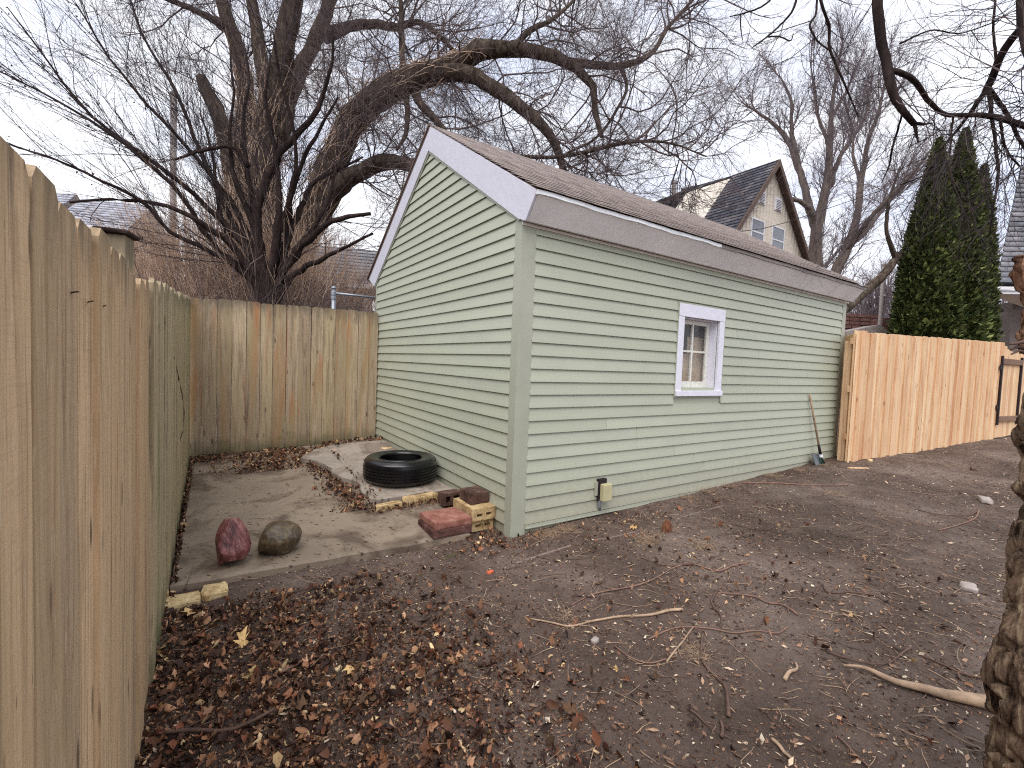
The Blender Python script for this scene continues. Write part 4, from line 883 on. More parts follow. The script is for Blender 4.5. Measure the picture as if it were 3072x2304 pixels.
P3, R3 = limbs(ft, T3, M['darkbark'], 'branch', 7, .12, .3)
w3 = np.array([.3, .8, 1.3, .3, .3, .6, .9, .4, .4, .2, .4, .1, 3.2, 2.2, 2.2, 1.2, 2.2, 1.8, 2.2])
crown(ft, P3, R3, [dict(n=110, L=(.25, 1.0), ang=(.4, 1.1), r=.004, K=9, wig=.2, up=-.02, t0=.2, w=w3), dict(n=420, L=(.15, .55), ang=(.3, 1.0), r=.0019, K=6, wig=.18, up=.0), dict(n=900, L=(.05, .25), ang=(.3, 1.1), r=.0011, K=4, wig=.15, up=0)], M['twig_dark'], 'twigs')
w4 = np.zeros(len(T3)); w4[[0, 1, 12, 14, 16, 18, 2, 17]] = [4, 1.5, 3, 2, 2, 1, .4, 2]
crown(ft, P3, R3, [dict(n=70, L=(.7, 1.7), ang=(.4, 1.2), r=.0030, K=12, wig=.13, up=-.01, t0=.62, w=w4, dir=(-.6, .4, -.1), dirw=.7), dict(n=520, L=(.2, .7), ang=(.3, .8), r=.0014, K=6, wig=.13, up=.0)], M['twig'], 'twigs')

# --- arborvitae: three spires grown together
def arbor(u0, u1, vtop, Yt, label, n, seed):
    b = at((u0+u1)/2, 1090, Yt); b[2] = .1; t = empty('arborvitae', b, label, 'tree', 'arborvitae spires grown together'); H = at((u0+u1)/2, vtop, Yt)[2]; hw = (u1-u0)/2*Yt/FPX
    prof = lambda z: hw*(1-np.clip(z/H, 0, 1)**2.7)+.015
    MB().tube([b+v3(0, 0, z) for z in np.linspace(-.1, H*.97, 14)], [max(.72*prof(z), .02) for z in np.linspace(0, H*.97, 14)], 12, jit=.3).build('trunk', M['darkbark'], t)  # added dark core filling the crown behind the sprays, far wider than a stem
    z = H*(1-RNG.uniform(0, 1, n)**.75)*1.0; z = RNG.uniform(0, 1, n)**.9*H; an = RNG.uniform(0, 6.283, n); lump = .5+.5*np.sin(an*5+z*3.1+seed)*np.sin(z*4.7+an*2+seed)
    rad = prof(z)*(RNG.uniform(.80, 1.0, n)+.1*lump-.05)+RNG.normal(size=n)*.02
    pos = b+np.stack([np.cos(an)*rad, np.sin(an)*rad, z], 1)
    outw = np.stack([np.cos(an), np.sin(an), RNG.uniform(-.1, .9, n)], 1)+RNG.normal(size=(n, 3))*.35; outw = nrm(outw)
    tang = nrm(np.cross(outw, np.broadcast_to(Z, outw.shape))+RNG.normal(size=(n, 3))*.35); sz = (RNG.uniform(.07, .19, n)*np.clip(.35+.65*prof(z)/hw, 0, 1))[:, None]
    w = .38*sz; a = pos; bb = pos+outw*sz*.5+tang*w; cc2 = pos+outw*sz+v3(0, 0, .25)*sz; dd = pos+outw*sz*.5-tang*w
    V = np.stack([a, bb, cc2, dd], 1).reshape(-1, 3); F_ = np.arange(4*n).reshape(-1, 4)
    depth = np.clip((rad/np.maximum(prof(z), .05)-.75)*3.2, .25, 1.1)
    col = pal([c(74, 86, 46), c(96, 106, 58), c(50, 62, 34), c(132, 138, 82), c(62, 74, 40)], n, .4)
    link('crown', npmesh('crown', V-rootloc(t), F_, 4, False, col), M['green'], t)
arbor(2688, 2842, 425, 12.4, 'tall dark green arborvitae spire, the left one of the clump behind the cedar fence', 26000, 0)
arbor(2762, 2916, 394, 12.7, 'tallest dark green arborvitae spire in the middle of the clump behind the cedar fence', 22000, 2)
arbor(2850, 2956, 505, 12.9, 'shorter dark green arborvitae on the right side of the clump behind the cedar fence', 13000, 4)

# ------------------------------------------------------------------ NEIGHBOURING BUILDINGS AND POLES
# cream gabled house behind the shed; its gable runs parallel to the shed's long wall
HY = 20.0; HP = at(2320, 482, HY)
house = empty('gabled_house', v3(HP[0], HP[1], 0), 'cream board sided house with a steep dark shingled gable behind the shed roof', 'house')
hfr = lambda a, o, z: HP*v3(1, 1, 0)+a*rr-o*ll+z*Z
def hp(x, y, o=0.): p = onplane(1850+x/2.765, 450+y/2.765, HP-o*ll, HP-o*ll+rr); return float((p-HP)@rr), float(p[2])
(al, zl), (ar, zr) = hp(950, 655), hp(1550, 930); ap, zp = hp(1290, 120)
sl = (zp-zl)/(ap-al); sr = (zp-zr)/(ar-ap); zb = 2.0; aL = ap-(zp-zb)/sl; aR = ap+(zp-zb)/sr
q = [(aL, zb), (aR, zb), (ap, zp)]; MB().prism([hfr(a, -4.2, z) for a, z in q], [hfr(a, 0, z) for a, z in q]).build('wall', M['cream'], house)
MB().box(hfr, aL+.6, aR-.6, -4.1, -.05, 0, zb).build('wall', M['cream'], house)
# vertical battens
mb = []
a = aL+.3
while a < aR-.3:
    zt = (zp-(ap-a)*sl if a < ap else zp-(a-ap)*sr)-.12
    if zt > 5.2: MB().box(hfr, a, a+.03, 0, .025, 5.0, zt).build('batten', M['cream'], house)
    a += .24
ins = lambda u, v: hp(u, v)
for (x0, y0), (x1, y1) in (((1120, 570), (1205, 770)), ((1290, 635), (1370, 840))):
    a0, z1 = hp(x0, y0); a1, z0 = hp(x1, y1)
    wd = MB(); wd.box(hfr, a0-.07, a0, 0, .05, z0-.1, z1+.06); wd.box(hfr, a1, a1+.07, 0, .05, z0-.1, z1+.06); wd.box(hfr, a0, a1, 0, .05, z1, z1+.06); wd.box(hfr, a0, a1, 0, .06, z0-.1, z0)
    wd = wd.build('window', M['whitevent'], house); zm_ = z0+(z1-z0)*.42
    MB().box(hfr, a0, a1, .028, .048, zm_-.03, zm_+.03).build('sash', M['whitevent'], wd)
    MB().box(hfr, a0, a1, .027, .033, z0, zm_-.03).build('pane', M['farglass'], wd); MB().box(hfr, a0, a1, .027, .033, zm_+.03, z1).build('pane', M['farglass'], wd)
for (x0, y0), (x1, y1) in (((1180, 343), (1222, 450)), ((1315, 398), (1357, 508))):
    a0, z1 = hp(x0, y0); a1, z0 = hp(x1, y1); ve = MB().box(hfr, a0-.04, a1+.04, 0, .04, z0-.05, z1+.05).build('vent', M['whitevent'], house)
    n = 7
    for i in range(n): z = z0+(z1-z0)*(i+.5)/n; MB().hexa([hfr(a0+.05, .045, z-.03), hfr(a1-.05, .045, z-.03), hfr(a1-.05, .10, z-.05), hfr(a0+.05, .10, z-.05), hfr(a0+.05, .045, z+.0), hfr(a1-.05, .045, z+.0), hfr(a1-.05, .10, z-.03), hfr(a0+.05, .10, z-.03)]).build('louvre', M['whitevent'], ve)
# rakes and roof slopes
for s0, s1, sg in ((aL, sl, 1), (aR, sr, -1)):
    A0 = hfr(s0-sg*.35, .28, zb-.35*s1); A1 = hfr(ap, .28, zp+.12); A0z = v3(0, 0, -.28)
    MB().prism([A0, A1, A1+A0z, A0+A0z], [p-.06*-ll*-1 for p in [A0, A1, A1+A0z, A0+A0z]]).build('rake_board', M['brownfascia'], house)
    up_ = nrm(A1-A0); tot = float(np.linalg.norm(A1-A0)); ln = 2.05
    MB().prism([A0, A1, A1+v3(0, 0, -.1), A0+v3(0, 0, -.1)], [p+ln*ll for p in [A0, A1, A1+v3(0, 0, -.1), A0+v3(0, 0, -.1)]]).build('roof', M['brownfascia'], house)
    if sg == 1: courses(house, A0, up_, ll, ln, tot, .22, .45, .03, M['slate'], 'shingle_course', 9)
# rear roof with the pale dormer wall
def poly(name, pts, mat, parent, thick=.15, dirv=None):
    P_ = [np.asarray(p) for p in pts]; d = (ll if dirv is None else dirv)*thick; return MB().prism(P_, [p+d for p in P_]).build(name, mat, parent)
G = lambda x, y, Yy: at(1850+x/2.765, 450+y/2.765, Yy)
poly('dormer_wall', [G(1040, 210, 22.2), G(600, 430, 24.5), G(590, 640, 24.5), G(800, 900, 22.4), G(830, 600, 22.2)], M['cream2'], house, .5)
poly('rear_roof', [G(1085, 176, 22), G(640, 300, 25), G(300, 440, 27), G(330, 560, 27), G(590, 450, 25), G(1040, 215, 22.3)], M['slate'], house, .3)
rw = poly('rear_wall', [G(300, 470, 27.2), G(590, 410, 25.2), G(590, 700, 25.2), G(300, 900, 27.2)], M['brownfascia'], house, .5)
rf = [at(1850+x/2.765, 450+y/2.765, 25.4) for x, y in ((600, 300), (670, 290), (670, 345), (600, 360))]; poly('chimney', rf, M['greywall'], house, .5)
p0, p1 = G(478, 385, 26), G(478, 280, 26); MB().tube([p0, p1], .12, 10).build('vent_pipe', M['greypaint'], house); MB().tube([p1, p1+v3(0, 0, .12)], .17, 10).build('vent_cap', M['greypaint'], house)
# thin service wire
w0, w1 = G(1000, 678, 16), G(1410, 600, 16); mid = (w0+w1)/2-v3(0, 0, .06)
MB().tube([w0+(w0-w1)*.6, w0, mid, w1, w1+(w1-w0)*2+v3(0, 0, .5)], .012, 5).build('service_wire', M['black'], origin=mid, label='thin dark service wire strung across in front of the gabled house', cat='wire')

# slate mansard house at the right edge
MY = 15.
m0, m1 = at(2989, 846, MY), at(3061, 500, MY+1.2)
man = empty('mansard_house', v3(m0[0]+2, m0[1], 0), 'house with steep bluish grey shingled roof and white eave at the right edge', 'house')
Mr = nrm(v3(1, -.12, 0)); up_ = m1-m0; 
q = [m0, m0+6*Mr, m1+6*Mr, m1]; bk = v3(0, 2.4, 0)
MB().prism(q, [m0+bk*v3(1, 1, 1)+v3(2.6, 0, 0), m0+6*Mr+bk, m1+6*Mr+v3(0, 1.0, 0), m1+v3(1.2, 1.0, 0)]).build('roof', M['greyshingle'], man)
courses(man, m0+v3(0, -.01, 0), nrm(up_), Mr, 6, float(np.linalg.norm(up_)), .20, .5, .035, M['greyshingle'], 'shingle_course', 14)
e0_, e1_ = at(2950, 868, MY-.4), at(2950, 868, MY-.4)+6.6*Mr
mb = MB().box(FRAME(e0_, Mr, v3(0, 1, 0)), 0, 6.5, 0, .7, -.02, .10); mb.box(FRAME(e0_, Mr, v3(0, 1, 0)), .04, 6.5, .05, .7, -.12, -.03); mb.build('eave', M['whitevent'], man)
MB().box(FRAME(e0_, Mr, v3(0, 1, 0)), 2.4, 6.5, 1.6, 3, -5.5, -.13).build('wall', M['greywall'], man)
poly('soffit', [at(2965, 884, MY-.3), at(3080, 925, MY+.6), at(3120, 890, MY+.6), at(3100, 880, MY-.3)], M['cream'], man, .05, Z)

# grey roofed blue house
by = 27.; b0_ = at(2945, 1000, by)
blu = empty('blue_house', v3(b0_[0]+2, by, 0), 'low blue walled house with a pale grey shingle roof beyond the evergreens', 'house')
bf = FRAME(v3(b0_[0], by, 0), v3(1, 0, 0), v3(0, 1, 0)); ze = at(2990, 1000, by)[2]; zr_ = at(2990, 942, by+2.5)[2]
MB().box(bf, -1.5, 7, .4, 6, 0, ze-.05).build('wall', M['bluewall'], blu); MB().box(bf, -1.8, 7.3, -.1, .0, ze-.1, ze+.1).build('fascia', M['whitevent'], blu)
MB().prism([bf(-1.8, -.05, ze+.1), bf(-1.3, 2.5, zr_), bf(-1.8, 6, ze)], [bf(7.3, -.05, ze+.1), bf(6.8, 2.5, zr_), bf(7.3, 6, ze)]).build('roof', M['stone'], blu)
pv = at(3021, 968, by+1.2); MB().tube([pv-v3(0, 0, .15), pv+v3(0, 0, .28)], .08, 8).build('vent_pipe', M['greypaint'], blu)
MB().box(bf, .9, 3.1, .36, .4, ze-1.9, ze-.35).build('window', M['farglass'], blu)

# brick building right of the shed
ky = 15.; k0 = at(2545, 950, ky)
brk = empty('brick_building', v3(k0[0]+1, ky, 0), 'low brown brick building with grey lean to roof beyond the shed corner', 'building')
zt = at(2600, 945, ky)[2]; kf = FRAME(v3(k0[0], ky, 0), v3(1, .1, 0), v3(-.1, 1, 0))
MB().box(kf, -1.2, 1.15, 0, 1.5, 0, zt-.02).build('wall', M['brownfascia'], brk)
rowz = at(2600, 1010, ky)[2]
nb = 0; rbk = random.Random(3); z = rowz
while z < zt-.04:
    x = -1.2-rbk.random()*.3
    while x < 1.12:
        x1 = min(x+.34, 1.15); x0 = max(x, -1.2)
        if x1-x0 > .06: MB().box(kf, x0, x1-.02, -.03, .0, z, z+.10).build('brick', M['redbrick'], brk)
        x += .36
    z += .125
lr = [at(2540, 994, 13.5), at(2640, 974, 13.5), at(2670, 994, 13.5), at(2640, 1010, 13.5), at(2540, 1030, 13.5)]
MB().prism(lr, [p+v3(0, .6, .0) for p in lr]).build('lean_to_roof', M['stone'], brk)
c0 = at(2646, 992, 14); c1 = at(2674, 955, 14)
MB().box(FRAME(v3(c0[0], 14, 0), v3(1, 0, 0), v3(0, 1, 0)), 0, c1[0]-c0[0], 0, .4, 0, c1[2]).build('chimney', M['redbrick'], brk)
def pole(u, v0, v1, Y_, r, label, name, mat, cap=True):
    t_ = at(u, v0, Y_); b_ = v3(t_[0], t_[1], .1); o_ = empty(name, b_, label, 'pole')
    MB().tube([b_, (b_+t_)/2, t_], [r, r*.95, r*.9], 12).build('shaft', mat, o_, smooth=True)
    if cap: MB().tube([t_, t_+v3(0, 0, r*1.2), t_+v3(0, 0, r*2)], [r*.95, r*1.1, r*.4], 10).build('cap', mat, o_)
pole(2652, 800, 1000, 13.6, .05, 'thin pale grey pole standing behind the new cedar fence beside the evergreens', 'metal_pole', M['stone'])
pole(521, 292, 900, 15, .10, 'weathered grey utility pole standing behind the thin shoots at the left', 'utility_pole', M['greypaint'])
# roofs behind the left fence
def farhouse(label, eL, eR, zr_v, Y_, roofm, wallm, depth=5):
    a_, b_ = at(*eL, Y_), at(*eR, Y_+.8); d_ = nrm((b_-a_)*v3(1, 1, 0)); n_ = v3(-d_[1], d_[0], 0); ln = float(np.linalg.norm((b_-a_)[:2])); o_ = empty('distant_house', v3(*(a_+b_)[:2]/2, 0), label, 'house')
    f_ = FRAME(v3(a_[0], a_[1], 0), d_, n_); ze_ = a_[2]; zr2 = at((eL[0]+eR[0])/2, zr_v, Y_+depth/2)[2]
    MB().box(f_, .3, ln-.3, .4, depth-.4, 0, ze_-.05).build('wall', wallm, o_); MB().box(f_, 0, ln, -.04, .02, ze_-.12, ze_+.06).build('fascia', M['whitevent'], o_)
    A_ = [f_(0, 0, ze_+.06), f_(0, depth/2, zr2), f_(0, depth, ze_)]; MB().prism(A_, [p+d_*ln for p in A_]).build('roof', wallm, o_)
    uu = f_(0, depth/2, zr2)-f_(0, 0, ze_+.06); courses(o_, f_(0, 0, ze_+.06), nrm(uu), d_, ln, float(np.linalg.norm(uu)), .3, .9, .03, roofm, 'shingle_course', int(eL[0]))
    for x in (ln*.3, ln*.65):
        w_ = MB().box(f_, x, x+.9, .36, .4, ze_-1.7, ze_-.4).build('window', M['whitevent'], o_); MB().box(f_, x+.08, x+.82, .34, .359, ze_-1.62, ze_-.48).build('pane', M['farglass'], w_)
farhouse('distant house with a greyish brown roof behind the capped post at left', (150, 668), (385, 700), 598, 24, M['paleshingle'], M['greywall'])
farhouse('distant house with a dark brown roof glimpsed between the thicket and the shed', (850, 838), (1120, 850), 735, 18, M['greyshingle'], M['greywall'])
farhouse('far low house roof at the extreme left above the fence', (-220, 640), (130, 655), 560, 27, M['paleshingle'], M['greywall'])

# ------------------------------------------------------------------ THINGS ON THE PATIO
def lathe(prof, n, cen, xf=None):
    V = []; m = len(prof)
    for i in range(n):
        an = 2*math.pi*i/n; cs, sn = math.cos(an), math.sin(an)
        for r_, z_ in prof: V.append(v3(cen[0]+r_*cs, cen[1]+r_*sn, cen[2]+z_))
    F_ = [(i*m+k, ((i+1) % n)*m+k, ((i+1) % n)*m+(k+1) % m, i*m+(k+1) % m) for i in range(n) for k in range(m)]
    return MB().add(V, F_)
tcn = Q(-.425, 1.50); tcn[2] = slabz(-.4, 1.5)+.062
tire = empty('car_tire', tcn, 'old black car tire lying flat on the raised concrete patch', 'tire')
w_, Ro, Ri = .235, .375, .216
pr = [(Ri, .02), (Ri+.008, .0), (Ri+.03, .004), (.30, -.004), (.34, .0), (.362, .018)]
gr = [.045, .078, .108, .138, .170]
z_ = .03; pts = [(Ro-.004, .03)]
for g_ in gr: pts += [(Ro, g_-.005), (Ro-.009, g_-.0045), (Ro-.009, g_+.0015), (Ro, g_+.002)]
pts += [(Ro-.004, w_-.03)]
pr += pts+[(.362, w_-.018), (.342, w_), (.328, w_+.003), (.322, w_+.0005), (.30, w_+.004), (.27, w_-.002), (Ri+.014, w_-.006), (Ri+.008, w_), (Ri, w_-.012), (Ri+.012, w_-.03), (.30, w_-.05), (.335, w_*.5), (.30, .05), (Ri+.01, .035)]
lathe(pr, 96, tcn).build('carcass', M['tire'], tire, smooth=False)
mb = MB()
for row, (z0, z1) in enumerate(((.048, .072), (.081, .102), (.111, .132), (.141, .164))):
    nbk = 60
    for i in range(nbk):
        a0 = 2*math.pi*(i+.25*row)/nbk; a1 = a0+2*math.pi/nbk*.8
        pp = [v3(tcn[0]+R_*math.cos(a_), tcn[1]+R_*math.sin(a_), tcn[2]+zz) for zz in (z0, z1) for R_, a_ in ((Ro-.003, a0), (Ro-.003, a1), (Ro+.0035, a1), (Ro+.0035, a0))]
        mb.hexa(pp)
mb.build('tread', M['tire'], tire)
def rock(name, cen, sx, sy, sz, seed, mat, label, cat='boulder', facets=0, yaw=0.):
    import bmesh
    bm = bmesh.new(); bmesh.ops.create_icosphere(bm, subdivisions=5, radius=1); rn = random.Random(seed)
    pl = [(nrm(v3(rn.gauss(0, 1), rn.gauss(0, 1), rn.gauss(0, .8))), rn.uniform(.6, .84)) for _ in range(facets)]
    for v in bm.verts:
        p = np.array(v.co); 
        for nn_, d_ in pl:
            t_ = p@nn_
            if t_ > d_: p = p-nn_*(t_-d_)*.92
        n1 = mnoise.noise(Vector(p*1.3+seed)); n2 = mnoise.noise(Vector(p*4+seed)); p = p*(1+.13*n1+.035*n2+.02*mnoise.noise(Vector(p*9))-.03*max(0, mnoise.noise(Vector(p*v3(2, 6, 3)+4))))
        p = p*v3(sx, sy, sz); cy, sn = math.cos(yaw), math.sin(yaw); v.co = (p[0]*cy-p[1]*sn, p[0]*sn+p[1]*cy, max(p[2], -sz*.8))
    me = bpy.data.meshes.new(name); bm.to_mesh(me); bm.free()
    me.polygons.foreach_set('use_smooth', np.ones(len(me.polygons), bool))
    o_ = link(name, me, mat, None, cen+v3(0, 0, sz*.78)); return tagp(o_, label, cat)
rp = Q(-1.985, .385); rp[2] = slabz(-1.98, .385); rock('boulder', rp, .116, .125, .165, 5.7, M['redrock'], 'dark red faceted boulder on the front of the slab, left of the brown one', facets=9, yaw=.9)
rp = Q(-1.70, .44); rp[2] = slabz(-1.7, .44); rock('boulder', rp, .155, .13, .118, 8.1, M['brownrock'], 'rounded wet brown boulder on the slab, right of the red one', facets=6, yaw=.4)

def rough_box(fr, x0, x1, y0, y1, z0, z1, seed=0, amp=.003, sub=5):
    """brick with worn uneven faces"""
    import bmesh
    bm = bmesh.new(); bmesh.ops.create_cube(bm, size=1); bmesh.ops.subdivide_edges(bm, edges=bm.edges[:], cuts=sub, use_grid_fill=True)
    for v in bm.verts:
        p = np.array(v.co)+.5; q_ = fr(x0+(x1-x0)*p[0], y0+(y1-y0)*p[1], z0+(z1-z0)*p[2]); e = sum(1 for t_ in p if t_ < .01 or t_ > .99)
        cen_ = fr((x0+x1)/2, (y0+y1)/2, (z0+z1)/2); d_ = nrm(q_-cen_); k_ = mnoise.noise(Vector(q_*28+seed))*amp+mnoise.noise(Vector(q_*9+seed))*amp-(amp*1.3 if e >= 2 else 0)
        v.co = q_+d_*k_
    bm.verts.ensure_lookup_table(); V = [tuple(v.co) for v in bm.verts]; F_ = [tuple(w.index for w in f.verts) for f in bm.faces]; bm.free()
    return MB().add(V, F_)
def brick(name, fr, dims, mat, label, cat='brick', group=None, seed=0, amp=.003, holes=None):
    x0, x1, y0, y1, z0, z1 = dims; o_ = fr((x0+x1)/2, (y0+y1)/2, z0)
    if not holes: return rough_box(fr, *dims, seed=seed, amp=amp).build(name, mat, origin=o_, label=label, cat=cat, group=group)
    # front face (y0 side) pierced: frame of blocks round recessed slots, one mesh
    mb = MB(); zs = sorted({z0, z1, *[h[2] for h in holes], *[h[3] for h in holes]}); xs = sorted({x0, x1, *[h[0] for h in holes], *[h[1] for h in holes]})
    yd = y0+.06
    mb.box(fr, x0, x1, yd, y1, z0, z1)
    for xa, xb in zip(xs[:-1], xs[1:]):
        for za, zb_ in zip(zs[:-1], zs[1:]):
            cx_, cz_ = (xa+xb)/2, (za+zb_)/2
            if any(h[0] < cx_ < h[1] and h[2] < cz_ < h[3] for h in holes): continue
            mb.box(fr, xa, xb, y0, yd-.0005, za, zb_)
    return mb.build(name, mat, origin=o_, label=label, cat=cat, group=group)
fq = lambda yaw: (lambda o: FRAME(o, nrm(rr*math.cos(yaw)+ll*math.sin(yaw)), nrm(-rr*math.sin(yaw)+ll*math.cos(yaw))))
fr = fq(.0)(Q(-.635, .150, slabz(-.5, .2)+.001)); brick('paver', fr, (0, .345, .0, .325, .0, .058), M['dpaver'], 'dark red square paver, lower one of the pair on the slab corner', 'paver', seed=2, amp=.002)
fr = fq(.02)(Q(-.612, .168, slabz(-.5, .2)+.061)); brick('paver', fr, (0, .335, .0, .315, .0, .055), M['rpaver'], 'bright red square paver, upper one of the pair on the slab corner', 'paver', seed=3, amp=.002)
# buff bricks with slots (stack of two) and the dark bricks above
hz = lambda z: [(.045, .10, z+.030, z+.058), (.135, .19, z+.034, z+.062)]
yb = fq(.0)(Q(-.258, .235, .030)); brick('brick', yb, (.01, .225, .0, .32, .0, .100), M['ybrick'], 'mossy buff brick with two slots, lower one of the stack by the shed corner', holes=hz(0), seed=4)
yb = fq(-.0)(Q(-.262, .205, .132)); brick('brick', yb, (.0, .228, .0, .36, .0, .105), M['ybrick'], 'mossy buff brick with two slots, upper one of the stack by the shed corner', holes=hz(0), seed=5)
yb = fq(.0)(Q(-.225, .31, .239)); brick('brick', yb, (.0, .19, .0, .22, .0, .098), M['bbrick'], 'dark brown brick lying on top of the buff brick stack', seed=6, amp=.003)
yb = fq(.05)(Q(-.30, .68, .135)); brick('brick', yb, (.0, .19, .0, .12, .0, .11), M['bbrick'], 'dark brown hollow brick behind the buff stack against the shed wall', seed=7, amp=.004, holes=[(.02, .07, .025, .085), (.1, .16, .025, .085)])
fe = fq(.06)(Q(-.60, .90, .115)); brick('brick', fe, (.0, .36, .0, .08, -.03, .075), M['ybrick'], 'long split buff brick edging the raised concrete patch', seed=8, amp=.012)
fe = fq(.06)(Q(-.86, .875, .115)); brick('brick', fe, (.0, .24, .0, .06, -.02, .05), M['ybrick'], 'thin broken buff brick sliver left of the long split brick', seed=9, amp=.014)
fe = fq(.02)(Q(-2.33, .005, -.01)); brick('brick', fe, (.0, .185, .0, .125, -.02, .06), M['palebrick'], 'pale yellow brick at the fence foot, left piece of the broken pair', seed=10, amp=.006)
fe = fq(.0)(Q(-2.14, .03, .0)); brick('brick', fe, (.0, .13, .0, .14, -.03, .06), M['palebrick'], 'pale yellow brick fragment, right piece of the broken pair below the slab', seed=11, amp=.009)
pz = onz(1160, 1340, .32); brick('stone_piece', fq(.4)(v3(pz[0], pz[1], .28)), (-.07, .07, -.05, .05, 0, .03), M['palebrick'], 'small flat cream stone by the foot of the shed wall near the back fence', 'stone', seed=12, amp=.004)

# rake leaning on the wall
hb = onplane(2458, 1345, Q(0, -.12), Q(1, -.12)); ht = onplane(2429, 1183, Q(0, -.045), Q(1, -.045))
foot = onz(2472, 1418, float(ground(hb[0], hb[1]))+.01); rk = empty('garden_rake', foot, 'garden rake with a pale wooden handle and dark green head leaning on the siding', 'rake')
MB().tube([ht, ht*.6+hb*.4, hb], [.013, .014, .014], 10).build('handle', M['stick'], rk, smooth=True)
dn = nrm(hb-ht); nk = hb+dn*.10; MB().tube([hb-dn*.06, hb, nk], [.017, .018, .02], 10).build('socket', M['black'], rk, smooth=True)
MB().tube([nk-dn*.01, nk+dn*.03], [.024, .026], 10).build('collar', M['drip'], rk)
hx = nrm(rr+v3(0, 0, 0)); ny_ = nrm(np.cross(dn, hx)); nt_ = 15
NKG = nk+dn*.2
for i in range(nt_):
    t_ = (i-(nt_-1)/2)/((nt_-1)/2); e1x = nk+dn*.16+hx*t_*.10; e2x = nk+dn*.29+hx*t_*.14-ny_*0; e3x = e2x+dn*.02+v3(-ll[0], -ll[1], 0)*-.03
    MB().tube([nk+dn*.02+hx*t_*.012, e1x], [.006, .009], 5).build('tine', M['plasticgreen'], rk)
    MB().tube([e1x, e2x, e3x], [.008, .006, .003], 5).build('tine_tip', M['stone'], rk)
MB().tube([nk+dn*.19+hx*-.12, nk+dn*.19, nk+dn*.19+hx*.12], .006, 6).build('brace', M['stone'], rk)
q0 = onplane(2444, 1428, Q(0, -.14), Q(1, -.14)); fpn = FRAME(v3(q0[0], q0[1], float(ground(q0[0], q0[1]))-.02), rr, nrm(ll*.25+Z))
mb = MB().box(FRAME(q0*v3(1, 1, 0)+v3(0, 0, float(ground(q0[0], q0[1]))-.01), rr, nrm(v3(-ll[0], -ll[1], 0)), nrm(Z+ll*.35)), 0, .21, 0, .012, 0, .165)
mb.build('dark_panel', M['darkpanel'], origin=q0*v3(1, 1, 0), label='small smoky grey panel leaning on the siding behind the rake head', cat='panel')

# stump with a rusty shoot, orange chip, white stones, edging strips, hose
p = gpt(1998, 1595); st = MB()
for k in range(9):
    an = k*.7; l_ = random.uniform(.05, .1); d_ = nrm(v3(math.cos(an), math.sin(an), random.uniform(.4, 1.6))); st.tube([p, p+d_*l_*.6, p+d_*l_+v3(0, 0, .01)], [.016, .012, .004], 6, jit=.5)
st.tube([p-v3(0, 0, .02), p+v3(.0, 0, .05), p+v3(.01, 0, .10)], [.035, .03, .026], 9, jit=.6)
st.build('cut_stub', M['rust'], origin=p, label='little rusty orange cut stub sticking out of the dirt by the edging', cat='stump')
def chip(u, v, w_, d_, h_, mat, label, name='stone', cat='stone', seed=1, yaw=.3):
    p_ = gpt(u, v); return rough_box(fq(yaw)(p_), -w_/2, w_/2, -d_/2, d_/2, -.01, h_, seed=seed, amp=min(w_, d_)*.12, sub=4).build(name, mat, origin=p_, smooth=True, label=label, cat=cat)
chip(1470, 1719, .05, .03, .016, M['orangechip'], 'small bright orange tile chip lying on the dirt below the shed corner', 'tile_chip', 'chip', 1)
chip(2955, 1505, .20, .10, .05, M['stone'], 'pale pinkish stone half buried near the trunk at the right', seed=2)
chip(2905, 1765, .13, .08, .03, M['stone'], 'grey stone barely showing in the dirt at the right', seed=3)
chip(1785, 1925, .05, .03, .02, M['stone'], 'small white stone beside the long pale stick in the foreground', seed=4)
chip(2920, 1410, .10, .06, .04, M['stickdark'], 'dark clod on the dirt in front of the new fence', 'dirt_clod', 'clod', seed=5)
chip(2610, 1382, .12, .06, .02, M['palebrick'], 'flat cream wood offcut at the foot of the new fence', 'wood_offcut', 'offcut', seed=6)
chip(2575, 1405, .30, .05, .012, M['cedar'], 'thin pale wood strip lying near the end of the new fence', 'wood_strip', 'strip', seed=7, yaw=-.5)
chip(1015, 2008, .035, .022, .012, M['palebrick'], 'pale square chip on the leaf litter in the foreground', 'wood_chip', 'chip', seed=8)
chip(1350, 1668, .10, .03, .004, M['moss'], 'patch of yellow green moss beside the slab front edge', 'moss_patch', 'moss', seed=9)
def strip(pts, w_, mat, name, label, cat):
    P_ = [gpt(u, v, .004) for u, v in pts]; P_ = resample(P_, 14); mb_ = MB(); t_ = nrm(P_[-1]-P_[0]); n_ = v3(-t_[1], t_[0], 0)
    A_ = []
    for a_, b_ in zip(P_[:-1], P_[1:]): mb_.hexa([a_-n_*w_/2-Z*.03, b_-n_*w_/2-Z*.03, b_+n_*w_/2-Z*.03, a_+n_*w_/2-Z*.03, a_-n_*w_/2, b_-n_*w_/2, b_+n_*w_/2, a_+n_*w_/2])
    return mb_.build(name, mat, origin=P_[7], label=label, cat=cat)
strip([(1550, 1688), (1620, 1665), (1716, 1634)], .022, M['edging'], 'landscape_edging', 'short flush grey edging strip in the dirt nearest the shed corner', 'edging')
strip([(1777, 1620), (1850, 1608), (1920, 1590)], .014, M['edging'], 'landscape_edging', 'buried grey edging strip left of the rusty stub', 'edging')
strip([(2030, 1556), (2090, 1538), (2172, 1516)], .014, M['edging'], 'landscape_edging', 'buried grey edging strip right of the rusty stub', 'edging')
